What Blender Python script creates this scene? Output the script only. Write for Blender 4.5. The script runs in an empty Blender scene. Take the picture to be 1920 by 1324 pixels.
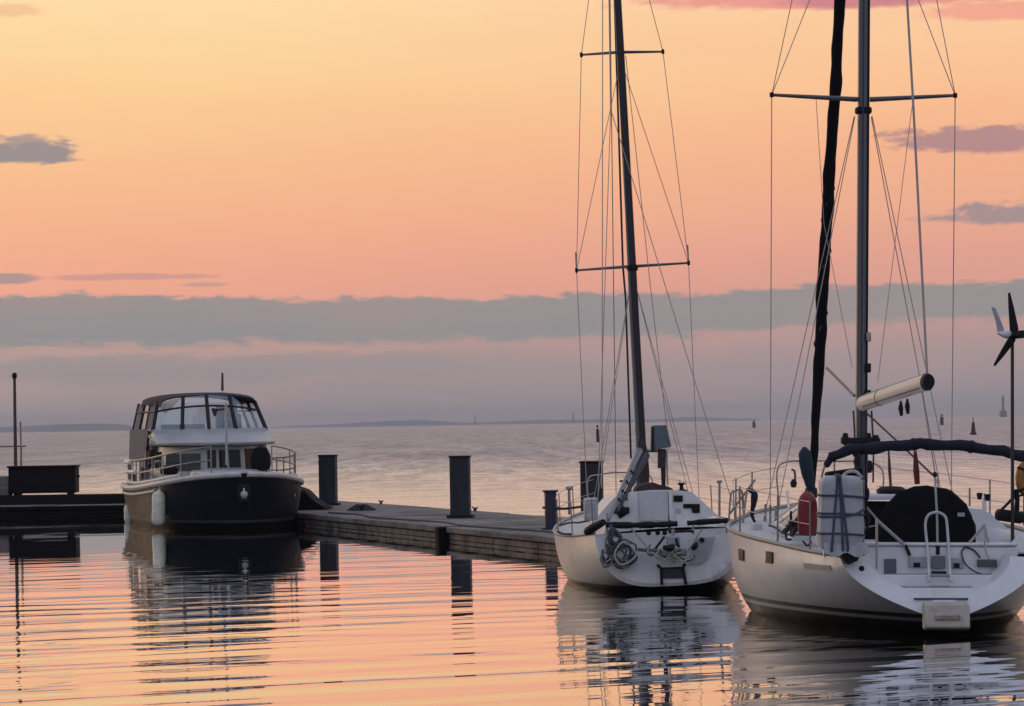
import bpy, math, random
from mathutils import Vector, Matrix, Euler
random.seed(7)
D = bpy.data
SC = bpy.context.scene
COL = SC.collection
R = math.radians

# ------------------------------------------------------------------ camera
F = 6000.0                      # focal length in pixels of the 1920 px wide photograph
CAM_Z = 2.6
cam_d = D.cameras.new('camera'); cam = D.objects.new('camera', cam_d); COL.objects.link(cam)
cam_d.sensor_width = 36.0; cam_d.lens = F / 1920 * 36.0
cam_d.clip_start = 0.5; cam_d.clip_end = 40000
PITCH, ROLL = math.atan(132 / F), R(-0.92)
CM = (Matrix.Rotation(R(90) + PITCH, 3, 'X') @ Matrix.Rotation(ROLL, 3, 'Z'))
cam.location = (0, 0, CAM_Z); cam.rotation_euler = CM.to_euler()
SC.camera = cam
CP = Vector((0, 0, CAM_Z))

def ray(px, py):
    return CM @ Vector(((px - 960) / F, -(py - 662) / F, -1.0))
def at(px, py, Y):
    v = ray(px, py); return CP + v * (Y / v.y)
def on_water(px, py, z=0.0):
    v = ray(px, py); return CP + v * ((z - CAM_Z) / v.z)
def sky_uv(px, py):
    v = ray(px, py); return math.atan2(v.x, v.y), math.asin(v.normalized().z)

SC.view_settings.view_transform = 'Standard'
try: SC.view_settings.look = 'None'
except Exception: pass
SC.view_settings.exposure = 0.0; SC.view_settings.gamma = 1.0
SC.view_settings.use_curve_mapping = False
try:
    SC.cycles.use_denoising = True
    SC.cycles.max_bounces = 8; SC.cycles.volume_bounces = 0
    SC.cycles.caustics_reflective = False; SC.cycles.caustics_refractive = False
    SC.cycles.sample_clamp_indirect = 4.0
except Exception: pass

def lin(r, g, b):
    def c(v):
        v /= 255.0
        return v / 12.92 if v <= 0.04045 else ((v + 0.055) / 1.055) ** 2.4
    return (c(r), c(g), c(b), 1.0)

# ------------------------------------------------------------------ node helpers
class NT:
    def __init__(s, tree): s.t = tree; s.n = tree.nodes; s.l = tree.links
    def node(s, typ, **kw):
        n = s.n.new(typ)
        for k, v in kw.items(): setattr(n, k, v)
        return n
    def put(s, sock, v):
        if hasattr(v, 'is_linked') or isinstance(v, bpy.types.NodeSocket): s.l.new(v, sock)
        else: sock.default_value = v
    def m(s, op, a, b=None, c=None, clamp=False):
        n = s.node('ShaderNodeMath', operation=op); n.use_clamp = clamp
        s.put(n.inputs[0], a)
        if b is not None: s.put(n.inputs[1], b)
        if c is not None: s.put(n.inputs[2], c)
        return n.outputs[0]
    def mr(s, v, a, b, c=0.0, d=1.0, smooth=True):
        n = s.node('ShaderNodeMapRange'); n.interpolation_type = 'SMOOTHSTEP' if smooth else 'LINEAR'
        s.put(n.inputs[0], v)
        for i, x in enumerate((a, b, c, d)): s.put(n.inputs[i + 1], x)
        return n.outputs[0]
    def mix(s, f, a, b, blend='MIX'):
        n = s.node('ShaderNodeMix', data_type='RGBA', blend_type=blend)
        s.put(n.inputs[0], f); s.put(n.inputs[6], a); s.put(n.inputs[7], b)
        return n.outputs[2]
    def noise(s, vec, scale=1.0, detail=2.0, rough=0.5, dist=0.0):
        n = s.node('ShaderNodeTexNoise')
        s.put(n.inputs['Vector'], vec); n.inputs['Scale'].default_value = scale
        n.inputs['Detail'].default_value = detail; n.inputs['Roughness'].default_value = rough
        n.inputs['Distortion'].default_value = dist
        return n.outputs['Fac']
    def comb(s, x, y, z=0.0):
        n = s.node('ShaderNodeCombineXYZ'); s.put(n.inputs[0], x); s.put(n.inputs[1], y); s.put(n.inputs[2], z)
        return n.outputs[0]
    def sep(s, v):
        n = s.node('ShaderNodeSeparateXYZ'); s.put(n.inputs[0], v); return n.outputs
    def ramp(s, f, stops, interp='LINEAR'):
        n = s.node('ShaderNodeValToRGB'); cr = n.color_ramp; cr.interpolation = interp
        while len(cr.elements) > 1: cr.elements.remove(cr.elements[-1])
        cr.elements[0].position = stops[0][0]; cr.elements[0].color = stops[0][1]
        for p, c in stops[1:]:
            e = cr.elements.new(p); e.color = c
        s.put(n.inputs[0], f); return n.outputs[0]

# ------------------------------------------------------------------ world: dusk sky
SUN_AZ, SUN_EL = R(-44), R(3.0)             # the glow lies low on the left
world = D.worlds.new('World'); SC.world = world; world.use_nodes = True
def build_world():
    t = NT(world.node_tree); t.n.clear()
    out = t.node('ShaderNodeOutputWorld')
    co = t.node('ShaderNodeTexCoord').outputs['Generated']
    x, y, z = t.sep(co)[:3]
    u = t.m('ARCTAN2', x, y); v = t.m('ARCSINE', z)
    # colour by height above the horizon (0 .. 0.30 rad)
    f = t.m('DIVIDE', v, 0.30, clamp=True)
    st = lambda py: (794 - py) / F / 0.30
    left = t.ramp(f, [(0.0, lin(151, 149, 150)), (st(740), lin(162, 149, 150)), (st(690), lin(163, 149, 149)), (st(655), lin(178, 152, 148)),
                      (st(610), lin(210, 160, 148)), (st(560), lin(242, 166, 143)), (st(480), lin(248, 172, 140)), (st(400), lin(250, 182, 140)),
                      (st(300), lin(252, 193, 143)), (st(180), lin(255, 209, 150)), (st(60), lin(255, 218, 160)), (0.58, (1.18, 0.90, 0.56, 1)), (1.0, (1.0, 0.85, 0.68, 1))])
    right = t.ramp(f, [(0.0, lin(152, 149, 151)), (st(740), lin(163, 150, 152)), (st(690), lin(172, 151, 151)), (st(640), lin(185, 154, 150)),
                       (st(590), lin(205, 157, 148)), (st(540), lin(226, 162, 145)), (st(480), lin(234, 166, 146)), (st(400), lin(243, 176, 145)),
                       (st(300), lin(249, 182, 143)), (st(180), lin(255, 197, 150)), (st(60), lin(255, 207, 160)), (0.58, (1.08, 0.80, 0.54, 1)), (1.0, (0.9, 0.78, 0.68, 1))])
    sky = t.mix(t.mr(u, -0.16, 0.16), left, right)
    mot = t.noise(t.comb(t.m('MULTIPLY', u, 9.0), t.m('MULTIPLY', v, 34.0), 2.0), 1.0, 5.0, 0.6, 0.4)
    sky = t.mix(t.mr(mot, 0.42, 0.72, 0.0, 0.16), sky, lin(250, 172, 138))
    sky = t.mix(t.mr(mot, 0.30, 0.05, 0.0, 0.2), sky, lin(255, 222, 172))
    # glow on the sunset side, outside the picture to the left
    g = t.m('MULTIPLY', t.m('SUBTRACT', u, SUN_AZ), 1.0)
    glow = t.m('POWER', 2.718, t.m('MULTIPLY', t.m('MULTIPLY', g, g), -6.0))
    glow = t.m('MULTIPLY', glow, t.mr(v, 0.75, 0.02))
    sky = t.mix(t.m('MULTIPLY', glow, 0.55, clamp=True), sky, (1.6, 1.02, 0.55, 1), 'MIX')
    # higher and behind the viewer: cool dusk
    au = t.m('ABSOLUTE', u)
    sky = t.mix(t.m('MULTIPLY', t.mr(au, 0.85, 1.35), 0.9), sky, lin(126, 122, 132))
    cool = t.mix(t.mr(v, 0.0, 0.9), lin(192, 193, 214), lin(166, 174, 202))
    up = t.mr(v, 0.20, 0.62)
    back = t.mr(au, 1.65, 2.5)
    cool_f = t.m('MAXIMUM', up, back)
    sky = t.mix(cool_f, sky, cool)
    # clouds
    nv = t.comb(t.m('MULTIPLY', u, 26.0), t.m('MULTIPLY', v, 95.0), 0.0)
    n1 = t.m('SUBTRACT', t.noise(nv, 1.0, 5.0, 0.58, 0.3), 0.5)
    n2 = t.m('SUBTRACT', t.noise(t.comb(t.m('MULTIPLY', u, 90.0), t.m('MULTIPLY', v, 240.0), 3.1), 1.0, 5.0, 0.6, 0.5), 0.5)
    grad = t.noise(t.comb(t.m('MULTIPLY', u, 14.0), t.m('MULTIPLY', v, 60.0), 7.0), 1.0, 3.0)
    # long grey bank
    vw = t.m('ADD', v, t.m('MULTIPLY', n1, 0.009))
    vw = t.m('ADD', vw, t.m('MULTIPLY', n2, 0.0075))
    top = t.m('ADD', (794 - 549) / F, t.m('MULTIPLY', t.m('COSINE', t.m('ADD', t.m('MULTIPLY', u, 17.0), -0.2)), -0.0012))
    bot = t.m('ADD', (794 - 641) / F, t.m('MULTIPLY', t.mr(u, 0.0, 0.16), 0.0042))
    b1 = t.m('MULTIPLY', t.mr(vw, t.m('ADD', top, 0.0009), t.m('SUBTRACT', top, 0.0011)),
             t.mr(vw, t.m('SUBTRACT', bot, 0.0012), t.m('ADD', bot, 0.0024)))
    bank_c = t.mix(t.mr(u, -0.16, 0.16), lin(144, 146, 147), lin(147, 146, 146))
    bank_c = t.mix(t.mr(grad, 0.35, 0.7), bank_c, lin(156, 148, 146))
    sky = t.mix(t.m('MULTIPLY', b1, 0.93), sky, bank_c)
    # second faint layer under it on the left
    b2 = t.m('MULTIPLY', t.mr(vw, (794 - 652) / F, (794 - 664) / F), t.mr(vw, (794 - 720) / F, (794 - 690) / F))
    b2 = t.m('MULTIPLY', b2, t.mr(u, 0.02, -0.06))
    sky = t.mix(t.m('MULTIPLY', b2, 0.55), sky, lin(150, 147, 150))
    # single clouds: centre px, centre py, half width, half height up, down, noise, colour, lit rim colour
    def cloud(px, py, rx, up_, dn, amp, colr, k, soft=0.55, seed=0.0):
        nonlocal sky
        u0, v0 = sky_uv(px, py)
        du = t.m('DIVIDE', t.m('SUBTRACT', u, u0), rx / F)
        dv = t.m('SUBTRACT', v, v0)
        dv = t.m('ADD', dv, t.m('MULTIPLY', t.m('SUBTRACT', u, u0), -0.0))
        e = t.m('MAXIMUM', t.m('DIVIDE', dv, up_ / F), t.m('DIVIDE', dv, -dn / F))
        d = t.m('SUBTRACT', 1.0, t.m('SQRT', t.m('ADD', t.m('MULTIPLY', du, du), t.m('MULTIPLY', e, e))))
        n = t.noise(t.comb(t.m('MULTIPLY', u, 75.0), t.m('MULTIPLY', v, 230.0), seed), 1.0, 6.0, 0.62, 0.4)
        d = t.m('ADD', d, t.m('MULTIPLY', t.m('SUBTRACT', n, 0.5), amp))
        mk = t.mr(d, 0.0, soft)
        sky = t.mix(t.m('MULTIPLY', mk, k), sky, colr)
    cloud(20, 298, 150, 46, 12, 1.7, lin(148, 142, 146), 0.92, 0.4, 1.0)
    cloud(48, 268, 46, 20, 16, 1.5, lin(160, 145, 146), 0.8, 0.6, 1.6)
    cloud(15, 524, 80, 14, 10, 1.0, lin(160, 148, 150), 0.8, 0.4, 2.0)
    cloud(240, 520, 210, 9, 7, 1.5, lin(205, 152, 146), 0.7, 0.5, 3.0)
    cloud(385, 534, 60, 6, 5, 1.2, lin(190, 152, 148), 0.6, 0.5, 3.4)
    cloud(1840, 262, 215, 30, 26, 1.7, lin(176, 135, 140), 0.88, 0.4, 4.0)
    cloud(1905, 405, 175, 30, 20, 1.7, lin(163, 144, 145), 0.9, 0.4, 5.0)
    cloud(1600, -6, 480, 20, 26, 1.2, lin(236, 148, 142), 0.85, 0.45, 6.0)
    cloud(1620, 0, 170, 20, 20, 1.2, lin(202, 130, 140), 0.8, 0.5, 7.0)
    cloud(1900, 18, 230, 22, 22, 1.2, lin(243, 158, 140), 0.75, 0.5, 8.0)
    cloud(10, 22, 110, 20, 12, 1.3, lin(236, 178, 140), 0.5, 0.6, 9.0)
    bg = t.node('ShaderNodeBackground'); t.put(bg.inputs[0], sky); bg.inputs[1].default_value = 1.0
    # physical twilight sky adds its own blue to the dome
    st_ = t.node('ShaderNodeTexSky'); st_.sky_type = 'NISHITA'; st_.sun_disc = False
    st_.sun_elevation = SUN_EL; st_.sun_rotation = SUN_AZ; st_.air_density = 1.0; st_.dust_density = 2.0
    bg2 = t.node('ShaderNodeBackground'); t.put(bg2.inputs[0], st_.outputs[0]); t.put(bg2.inputs[1], t.m('MULTIPLY', cool_f, 0.05))
    add = t.node('ShaderNodeAddShader'); t.l.new(bg.outputs[0], add.inputs[0]); t.l.new(bg2.outputs[0], add.inputs[1])
    t.l.new(add.outputs[0], out.inputs[0])
build_world()

sun_d = D.lights.new('sun', 'SUN'); sun = D.objects.new('sun', sun_d); COL.objects.link(sun)
sun_d.energy = 0.34; sun_d.angle = R(14); sun_d.color = (1.0, 0.72, 0.46)
sd = Vector((math.sin(SUN_AZ) * math.cos(R(7)), math.cos(SUN_AZ) * math.cos(R(7)), math.sin(R(7))))
sun.rotation_euler = sd.to_track_quat('Z', 'Y').to_euler()

# ------------------------------------------------------------------ materials
MATS = {}
def pbr(name, col, rough=0.5, metal=0.0, var=0.12, vscale=3.0, bump=0.0, bscale=40.0, stretch=(1, 1, 1), spec=0.5, dirt=None):
    if name in MATS: return MATS[name]
    m = D.materials.new(name); m.use_nodes = True; t = NT(m.node_tree)
    b = t.n['Principled BSDF']
    co = t.node('ShaderNodeTexCoord').outputs['Object']
    mp = t.node('ShaderNodeMapping'); t.put(mp.inputs[0], co); mp.inputs['Scale'].default_value = stretch
    n = t.noise(mp.outputs[0], vscale, 4.0, 0.6)
    lo = tuple(c * (1 - var) for c in col[:3]) + (1,); hi = tuple(min(1, c * (1 + var)) for c in col[:3]) + (1,)
    c = t.mix(t.mr(n, 0.3, 0.7), lo, hi)
    if dirt:
        dn = t.noise(mp.outputs[0], dirt[1], 5.0, 0.65, 0.4)
        c = t.mix(t.mr(dn, dirt[2], dirt[2] + 0.2, 0.0, dirt[3]), c, dirt[0])
    t.put(b.inputs['Base Color'], c)
    t.put(b.inputs['Roughness'], t.mr(n, 0.2, 0.8, max(0.02, rough - 0.08), min(1, rough + 0.1)))
    b.inputs['Metallic'].default_value = metal
    b.inputs['Specular IOR Level'].default_value = spec
    if bump:
        bn = t.node('ShaderNodeBump'); bn.inputs['Strength'].default_value = bump; bn.inputs['Distance'].default_value = 0.01
        t.put(bn.inputs['Height'], t.noise(mp.outputs[0], bscale, 4.0, 0.6)); t.l.new(bn.outputs[0], b.inputs['Normal'])
    MATS[name] = m; return m

def hull_paint(name, bands, rough=0.22, stain=None, spec=0.5, grime=0.12):
    """bands: list of (z_low, colour) from the top down; painted bands measured up from the waterline"""
    m = D.materials.new(name); m.use_nodes = True; t = NT(m.node_tree); b = t.n['Principled BSDF']
    co = t.node('ShaderNodeTexCoord').outputs['Object']; z = t.sep(co)[2]
    n = t.noise(co, 2.2, 5.0, 0.6)
    c = bands[-1][1]
    for zl, colr in reversed(bands[:-1]):
        c = t.mix(t.mr(z, zl - 0.004, zl + 0.004), c, colr)
    c = t.mix(t.mr(n, 0.35, 0.75, 0.0, grime), c, (0.28, 0.24, 0.19, 1))
    if grime > 0.05:
        m2 = t.node('ShaderNodeMapping'); t.put(m2.inputs[0], co); m2.inputs['Scale'].default_value = (6, 6, 0.35)
        c = t.mix(t.mr(t.noise(m2.outputs[0], 1.6, 5.0, 0.7), 0.55, 0.78, 0.0, 0.32), c, (0.30, 0.25, 0.20, 1))
        c = t.mix(t.m('MULTIPLY', t.mr(z, bands[0][0] + 0.16, bands[0][0]), t.mr(t.noise(co, 5.0, 4.0, 0.6), 0.3, 0.7, 0.1, 0.5)), c, t.mix(0.5, c, (0.22, 0.19, 0.13, 1)))
    if stain:
        mp = t.node('ShaderNodeMapping'); t.put(mp.inputs[0], co); mp.inputs['Scale'].default_value = (3, 3, 0.5)
        s = t.noise(mp.outputs[0], 2.0, 5.0, 0.65)
        c = t.mix(t.m('MULTIPLY', t.mr(s, 0.52, 0.75, 0.0, 0.5), t.mr(z, 0.5, 0.05)), c, stain)
    t.put(b.inputs['Base Color'], c); b.inputs['Specular IOR Level'].default_value = spec
    t.put(b.inputs['Roughness'], t.mr(n, 0.2, 0.8, rough, rough + 0.14))
    return m

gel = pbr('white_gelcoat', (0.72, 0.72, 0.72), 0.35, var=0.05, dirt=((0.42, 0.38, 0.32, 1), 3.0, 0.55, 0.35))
gel_b = pbr('aged_gelcoat', (0.70, 0.69, 0.67), 0.4, var=0.07, dirt=((0.30, 0.26, 0.22, 1), 2.5, 0.52, 0.5))
deck_m = pbr('deck_nonslip', (0.58, 0.57, 0.53), 0.7, var=0.08, bump=0.2)
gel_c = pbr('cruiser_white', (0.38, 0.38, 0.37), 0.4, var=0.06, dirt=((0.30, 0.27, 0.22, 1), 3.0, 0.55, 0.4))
grey_gel = pbr('grey_gelcoat', (0.36, 0.37, 0.40), 0.45, var=0.08)
alu = pbr('mast_aluminium', (0.12, 0.12, 0.135), 0.42, 0.6, var=0.1, stretch=(4, 4, 0.4))
alu_d = pbr('dark_anodised', (0.022, 0.016, 0.024), 0.5, 0.2, var=0.15, stretch=(4, 4, 0.4))
steel = pbr('stainless_steel', (0.27, 0.25, 0.24), 0.35, 0.9, var=0.08)
wire = pbr('rigging_wire', (0.36, 0.31, 0.29), 0.5, 0.2, var=0.1)
rope_l = pbr('pale_rope', (0.48, 0.45, 0.40), 0.85, var=0.2, vscale=30, bump=0.4, bscale=90)
rope_d = pbr('dark_rope', (0.05, 0.05, 0.065), 0.85, var=0.25, vscale=30, bump=0.4, bscale=90)
rope_g = pbr('grey_rope', (0.15, 0.15, 0.16), 0.85, var=0.25, vscale=30, bump=0.4, bscale=90)
black = pbr('black_plastic', (0.008, 0.008, 0.010), 0.65, var=0.2, spec=0.25)
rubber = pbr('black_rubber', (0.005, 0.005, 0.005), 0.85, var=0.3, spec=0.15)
canvas_n = pbr('navy_canvas', (0.006, 0.007, 0.022), 0.85, var=0.45, vscale=6, bump=0.9, bscale=18)
canvas_k = pbr('black_canvas', (0.006, 0.006, 0.008), 0.95, var=0.3, vscale=8, bump=0.5, bscale=30, spec=0.2)
canvas_t = pbr('teal_canvas', (0.015, 0.030, 0.040), 0.85, var=0.3, vscale=8, bump=0.5, bscale=30)
canvas_g = pbr('grey_canvas', (0.17, 0.15, 0.15), 0.85, var=0.2, vscale=6, bump=0.4, bscale=30)
canvas_w = pbr('white_vinyl', (0.42, 0.43, 0.44), 0.55, var=0.1, vscale=6, bump=0.5, bscale=14, dirt=((0.33, 0.32, 0.30, 1), 5.0, 0.55, 0.5))
canvas_br = pbr('brown_canvas', (0.045, 0.032, 0.032), 0.85, var=0.3, vscale=8, bump=0.5, bscale=30)
strap_m = pbr('blue_webbing', (0.06, 0.075, 0.12), 0.8, var=0.2)
boom_m = pbr('cream_boom', (0.66, 0.60, 0.53), 0.35, var=0.05, stretch=(1, 0.3, 1))
red_m = pbr('red_vinyl', (0.21, 0.008, 0.009), 0.55, var=0.2, vscale=6, bump=0.3)
red_dk = pbr('faded_red', (0.09, 0.013, 0.016), 0.7, var=0.25)
cream_v = pbr('cream_vinyl', (0.82, 0.79, 0.62), 0.5, var=0.12, vscale=5, dirt=((0.35, 0.30, 0.2, 1), 6.0, 0.55, 0.5))
cream_p = pbr('cream_platform', (0.50, 0.46, 0.38), 0.5, var=0.12, vscale=4, dirt=((0.33, 0.24, 0.20, 1), 5.0, 0.5, 0.6))
amber = pbr('amber_plastic', (0.34, 0.15, 0.02), 0.45, var=0.15)
slate = pbr('slate_blue_cover', (0.075, 0.10, 0.115), 0.6, var=0.2, vscale=5, bump=0.4, bscale=12)
window_d = pbr('dark_window', (0.004, 0.005, 0.007), 0.12, var=0.1, spec=0.25)
window_t = pbr('teal_window', (0.022, 0.050, 0.052), 0.08, var=0.2)
wood = pbr('weathered_wood', (0.075, 0.055, 0.045), 0.7, var=0.3, stretch=(1, 1, 6))
concrete = pbr('pontoon_concrete', (0.18, 0.165, 0.148), 0.95, var=0.3, vscale=1.2, bump=0.6, bscale=12, dirt=((0.07, 0.06, 0.05, 1), 0.55, 0.46, 0.85))
fascia_m = pbr('stained_fascia', (0.17, 0.135, 0.105), 0.85, var=0.35, vscale=1.6, bump=0.6, bscale=10, dirt=((0.035, 0.03, 0.025, 1), 1.3, 0.46, 0.9))
weed_m = pbr('weedy_waterline', (0.022, 0.020, 0.014), 0.9, var=0.4, vscale=6, bump=0.6)
pile_m = pbr('dark_pile', (0.026, 0.029, 0.037), 0.7, spec=0.3, var=0.35, vscale=2.0, stretch=(1.5, 1.5, 0.4), dirt=((0.055, 0.05, 0.048, 1), 2.5, 0.52, 0.7))
post_m = pbr('navy_paint', (0.012, 0.012, 0.045), 0.5, var=0.3, dirt=((0.08, 0.02, 0.02, 1), 4.0, 0.6, 0.5))
tar = pbr('tarred_timber', (0.007, 0.007, 0.009), 0.8, spec=0.2, var=0.4, vscale=2.0, stretch=(0.4, 2, 2))
hill_m = pbr('far_land', (0.17, 0.175, 0.18), 0.95, var=0.2, vscale=0.002)
def glass_mat():
    m = D.materials.new('clear_vinyl'); m.use_nodes = True; t = NT(m.node_tree); t.n.clear()
    o = t.node('ShaderNodeOutputMaterial'); tr = t.node('ShaderNodeBsdfTransparent'); tr.inputs[0].default_value = (0.80, 0.83, 0.82, 1)
    gl = t.node('ShaderNodeBsdfGlossy'); gl.inputs['Roughness'].default_value = 0.08; gl.inputs[0].default_value = (0.9, 0.95, 0.93, 1)
    mx = t.node('ShaderNodeMixShader'); t.put(mx.inputs[0], t.m('ADD', t.m('MULTIPLY', t.noise(t.node('ShaderNodeTexCoord').outputs['Object'], 2.0), 0.3), 0.08))
    t.l.new(tr.outputs[0], mx.inputs[1]); t.l.new(gl.outputs[0], mx.inputs[2]); t.l.new(mx.outputs[0], o.inputs[0])
    return m
clear = glass_mat()

# ------------------------------------------------------------------ mesh helpers
V = Vector
class MB:
    def __init__(s): s.v = []; s.f = []
    def add(s, vs, fs):
        o = len(s.v); s.v += [tuple(p) for p in vs]; s.f += [tuple(i + o for i in f) for f in fs]; return s
    def box(s, c, size, rot=None):
        hx, hy, hz = [k / 2 for k in size]; c = V(c)
        M3 = rot if rot is not None else Matrix.Identity(3)
        vs = [c + M3 @ V((x * hx, y * hy, z * hz)) for x in (-1, 1) for y in (-1, 1) for z in (-1, 1)]
        return s.add(vs, [(0, 1, 3, 2), (4, 6, 7, 5), (0, 4, 5, 1), (2, 3, 7, 6), (0, 2, 6, 4), (1, 5, 7, 3)])
    def span(s, a, b):
        return s.box([(a[i] + b[i]) / 2 for i in range(3)], [abs(b[i] - a[i]) for i in range(3)])
    def rings(s, rings, closed=True, caps=True):
        n = len(rings[0]); vs = [p for r in rings for p in r]; fs = []
        for i in range(len(rings) - 1):
            for j in range(n if closed else n - 1):
                k = (j + 1) % n
                fs.append((i * n + j, i * n + k, (i + 1) * n + k, (i + 1) * n + j))
        if caps and closed:
            fs.append(tuple(range(n))[::-1]); fs.append(tuple(range((len(rings) - 1) * n, len(rings) * n)))
        return s.add(vs, fs)
    def tube(s, pts, r, n=8, flat=1.0, up=None):
        pts = [V(p) for p in pts]; rs = r if isinstance(r, (list, tuple)) else [r] * len(pts)
        rings = []; ref = None
        for i, p in enumerate(pts):
            a = pts[max(0, i - 1)]; b = pts[min(len(pts) - 1, i + 1)]
            d = (b - a).normalized()
            if ref is None:
                ref = V((0, 0, 1)) if abs(d.z) < 0.9 else V((1, 0, 0))
                if up is not None: ref = V(up)
            x = d.cross(ref).normalized(); y = x.cross(d).normalized(); ref = y
            rings.append([p + (x * math.cos(2 * math.pi * k / n) + y * math.sin(2 * math.pi * k / n) * flat) * rs[i] for k in range(n)])
        return s.rings(rings)
    def lathe(s, prof, c=(0, 0, 0), n=16, axis=None):
        c = V(c); M3 = axis if axis is not None else Matrix.Identity(3)
        rings = [[c + M3 @ V((r * math.cos(2 * math.pi * k / n), r * math.sin(2 * math.pi * k / n), z)) for k in range(n)] for r, z in prof]
        return s.rings(rings)
    def prism(s, poly, off):
        a = [V(p) for p in poly]; b = [p + V(off) for p in a]
        return s.rings([a, b])
    def quadstrip(s, a, b):
        n = len(a); return s.add(list(a) + list(b), [(i, i + 1, n + i + 1, n + i) for i in range(n - 1)])
    def build(s, name, mat, parent=None, smooth=40, bevel=0.0, recalc=True):
        me = D.meshes.new(name); me.from_pydata(s.v, [], s.f); me.update()
        if recalc:
            import bmesh
            bm = bmesh.new(); bm.from_mesh(me); bmesh.ops.recalc_face_normals(bm, faces=bm.faces); bm.to_mesh(me); bm.free()
        if smooth:
            for p in me.polygons: p.use_smooth = True
            me.set_sharp_from_angle(angle=R(smooth))
        o = D.objects.new(name, me); COL.objects.link(o); me.materials.append(mat)
        if parent: o.parent = parent
        if bevel:
            md = o.modifiers.new('edge', 'BEVEL'); md.width = bevel; md.segments = 2; md.limit_method = 'ANGLE'; md.angle_limit = R(40)
        return o
def spline(pts, n=8):
    pts = [V(p) for p in pts]; out = []
    P = [pts[0] * 2 - pts[1]] + pts + [pts[-1] * 2 - pts[-2]]
    for i in range(1, len(P) - 2):
        for k in range(n):
            t = k / n; a, b, c, d = P[i - 1], P[i], P[i + 1], P[i + 2]
            out.append(0.5 * ((2 * b) + (c - a) * t + (2 * a - 5 * b + 4 * c - d) * t * t + (3 * b - 3 * c + d - a) * t ** 3))
    out.append(pts[-1]); return out
def tag(o, label=None, cat=None, group=None, kind=None):
    if label: o['label'] = label
    if cat: o['category'] = cat
    if group: o['group'] = group
    if kind: o['kind'] = kind
    return o
def thing(name, label, cat, loc=(0, 0, 0), rot=(0, 0, 0), group=None):
    o = D.objects.new(name, None); o.empty_display_size = 0.3; COL.objects.link(o)
    o.location = loc; o.rotation_euler = rot
    return tag(o, label, cat, group)
class Frame:
    """local coordinates of a boat (x starboard, y forward, z up)"""
    def __init__(s, loc, rot):
        s.M = Matrix.Translation(V(loc)) @ Euler(rot).to_matrix().to_4x4(); s.I = s.M.inverted()
        s.o = s.I @ CP
    def L(s, px, py, yl):
        d = s.I.to_3x3() @ ray(px, py); return s.o + d * ((yl - s.o.y) / d.y)
    def W(s, p): return s.M @ V(p)

def tube(name, pts, r, mat, parent, n=8, **k): return MB().tube(pts, r, n).build(name, mat, parent, **k)

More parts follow.
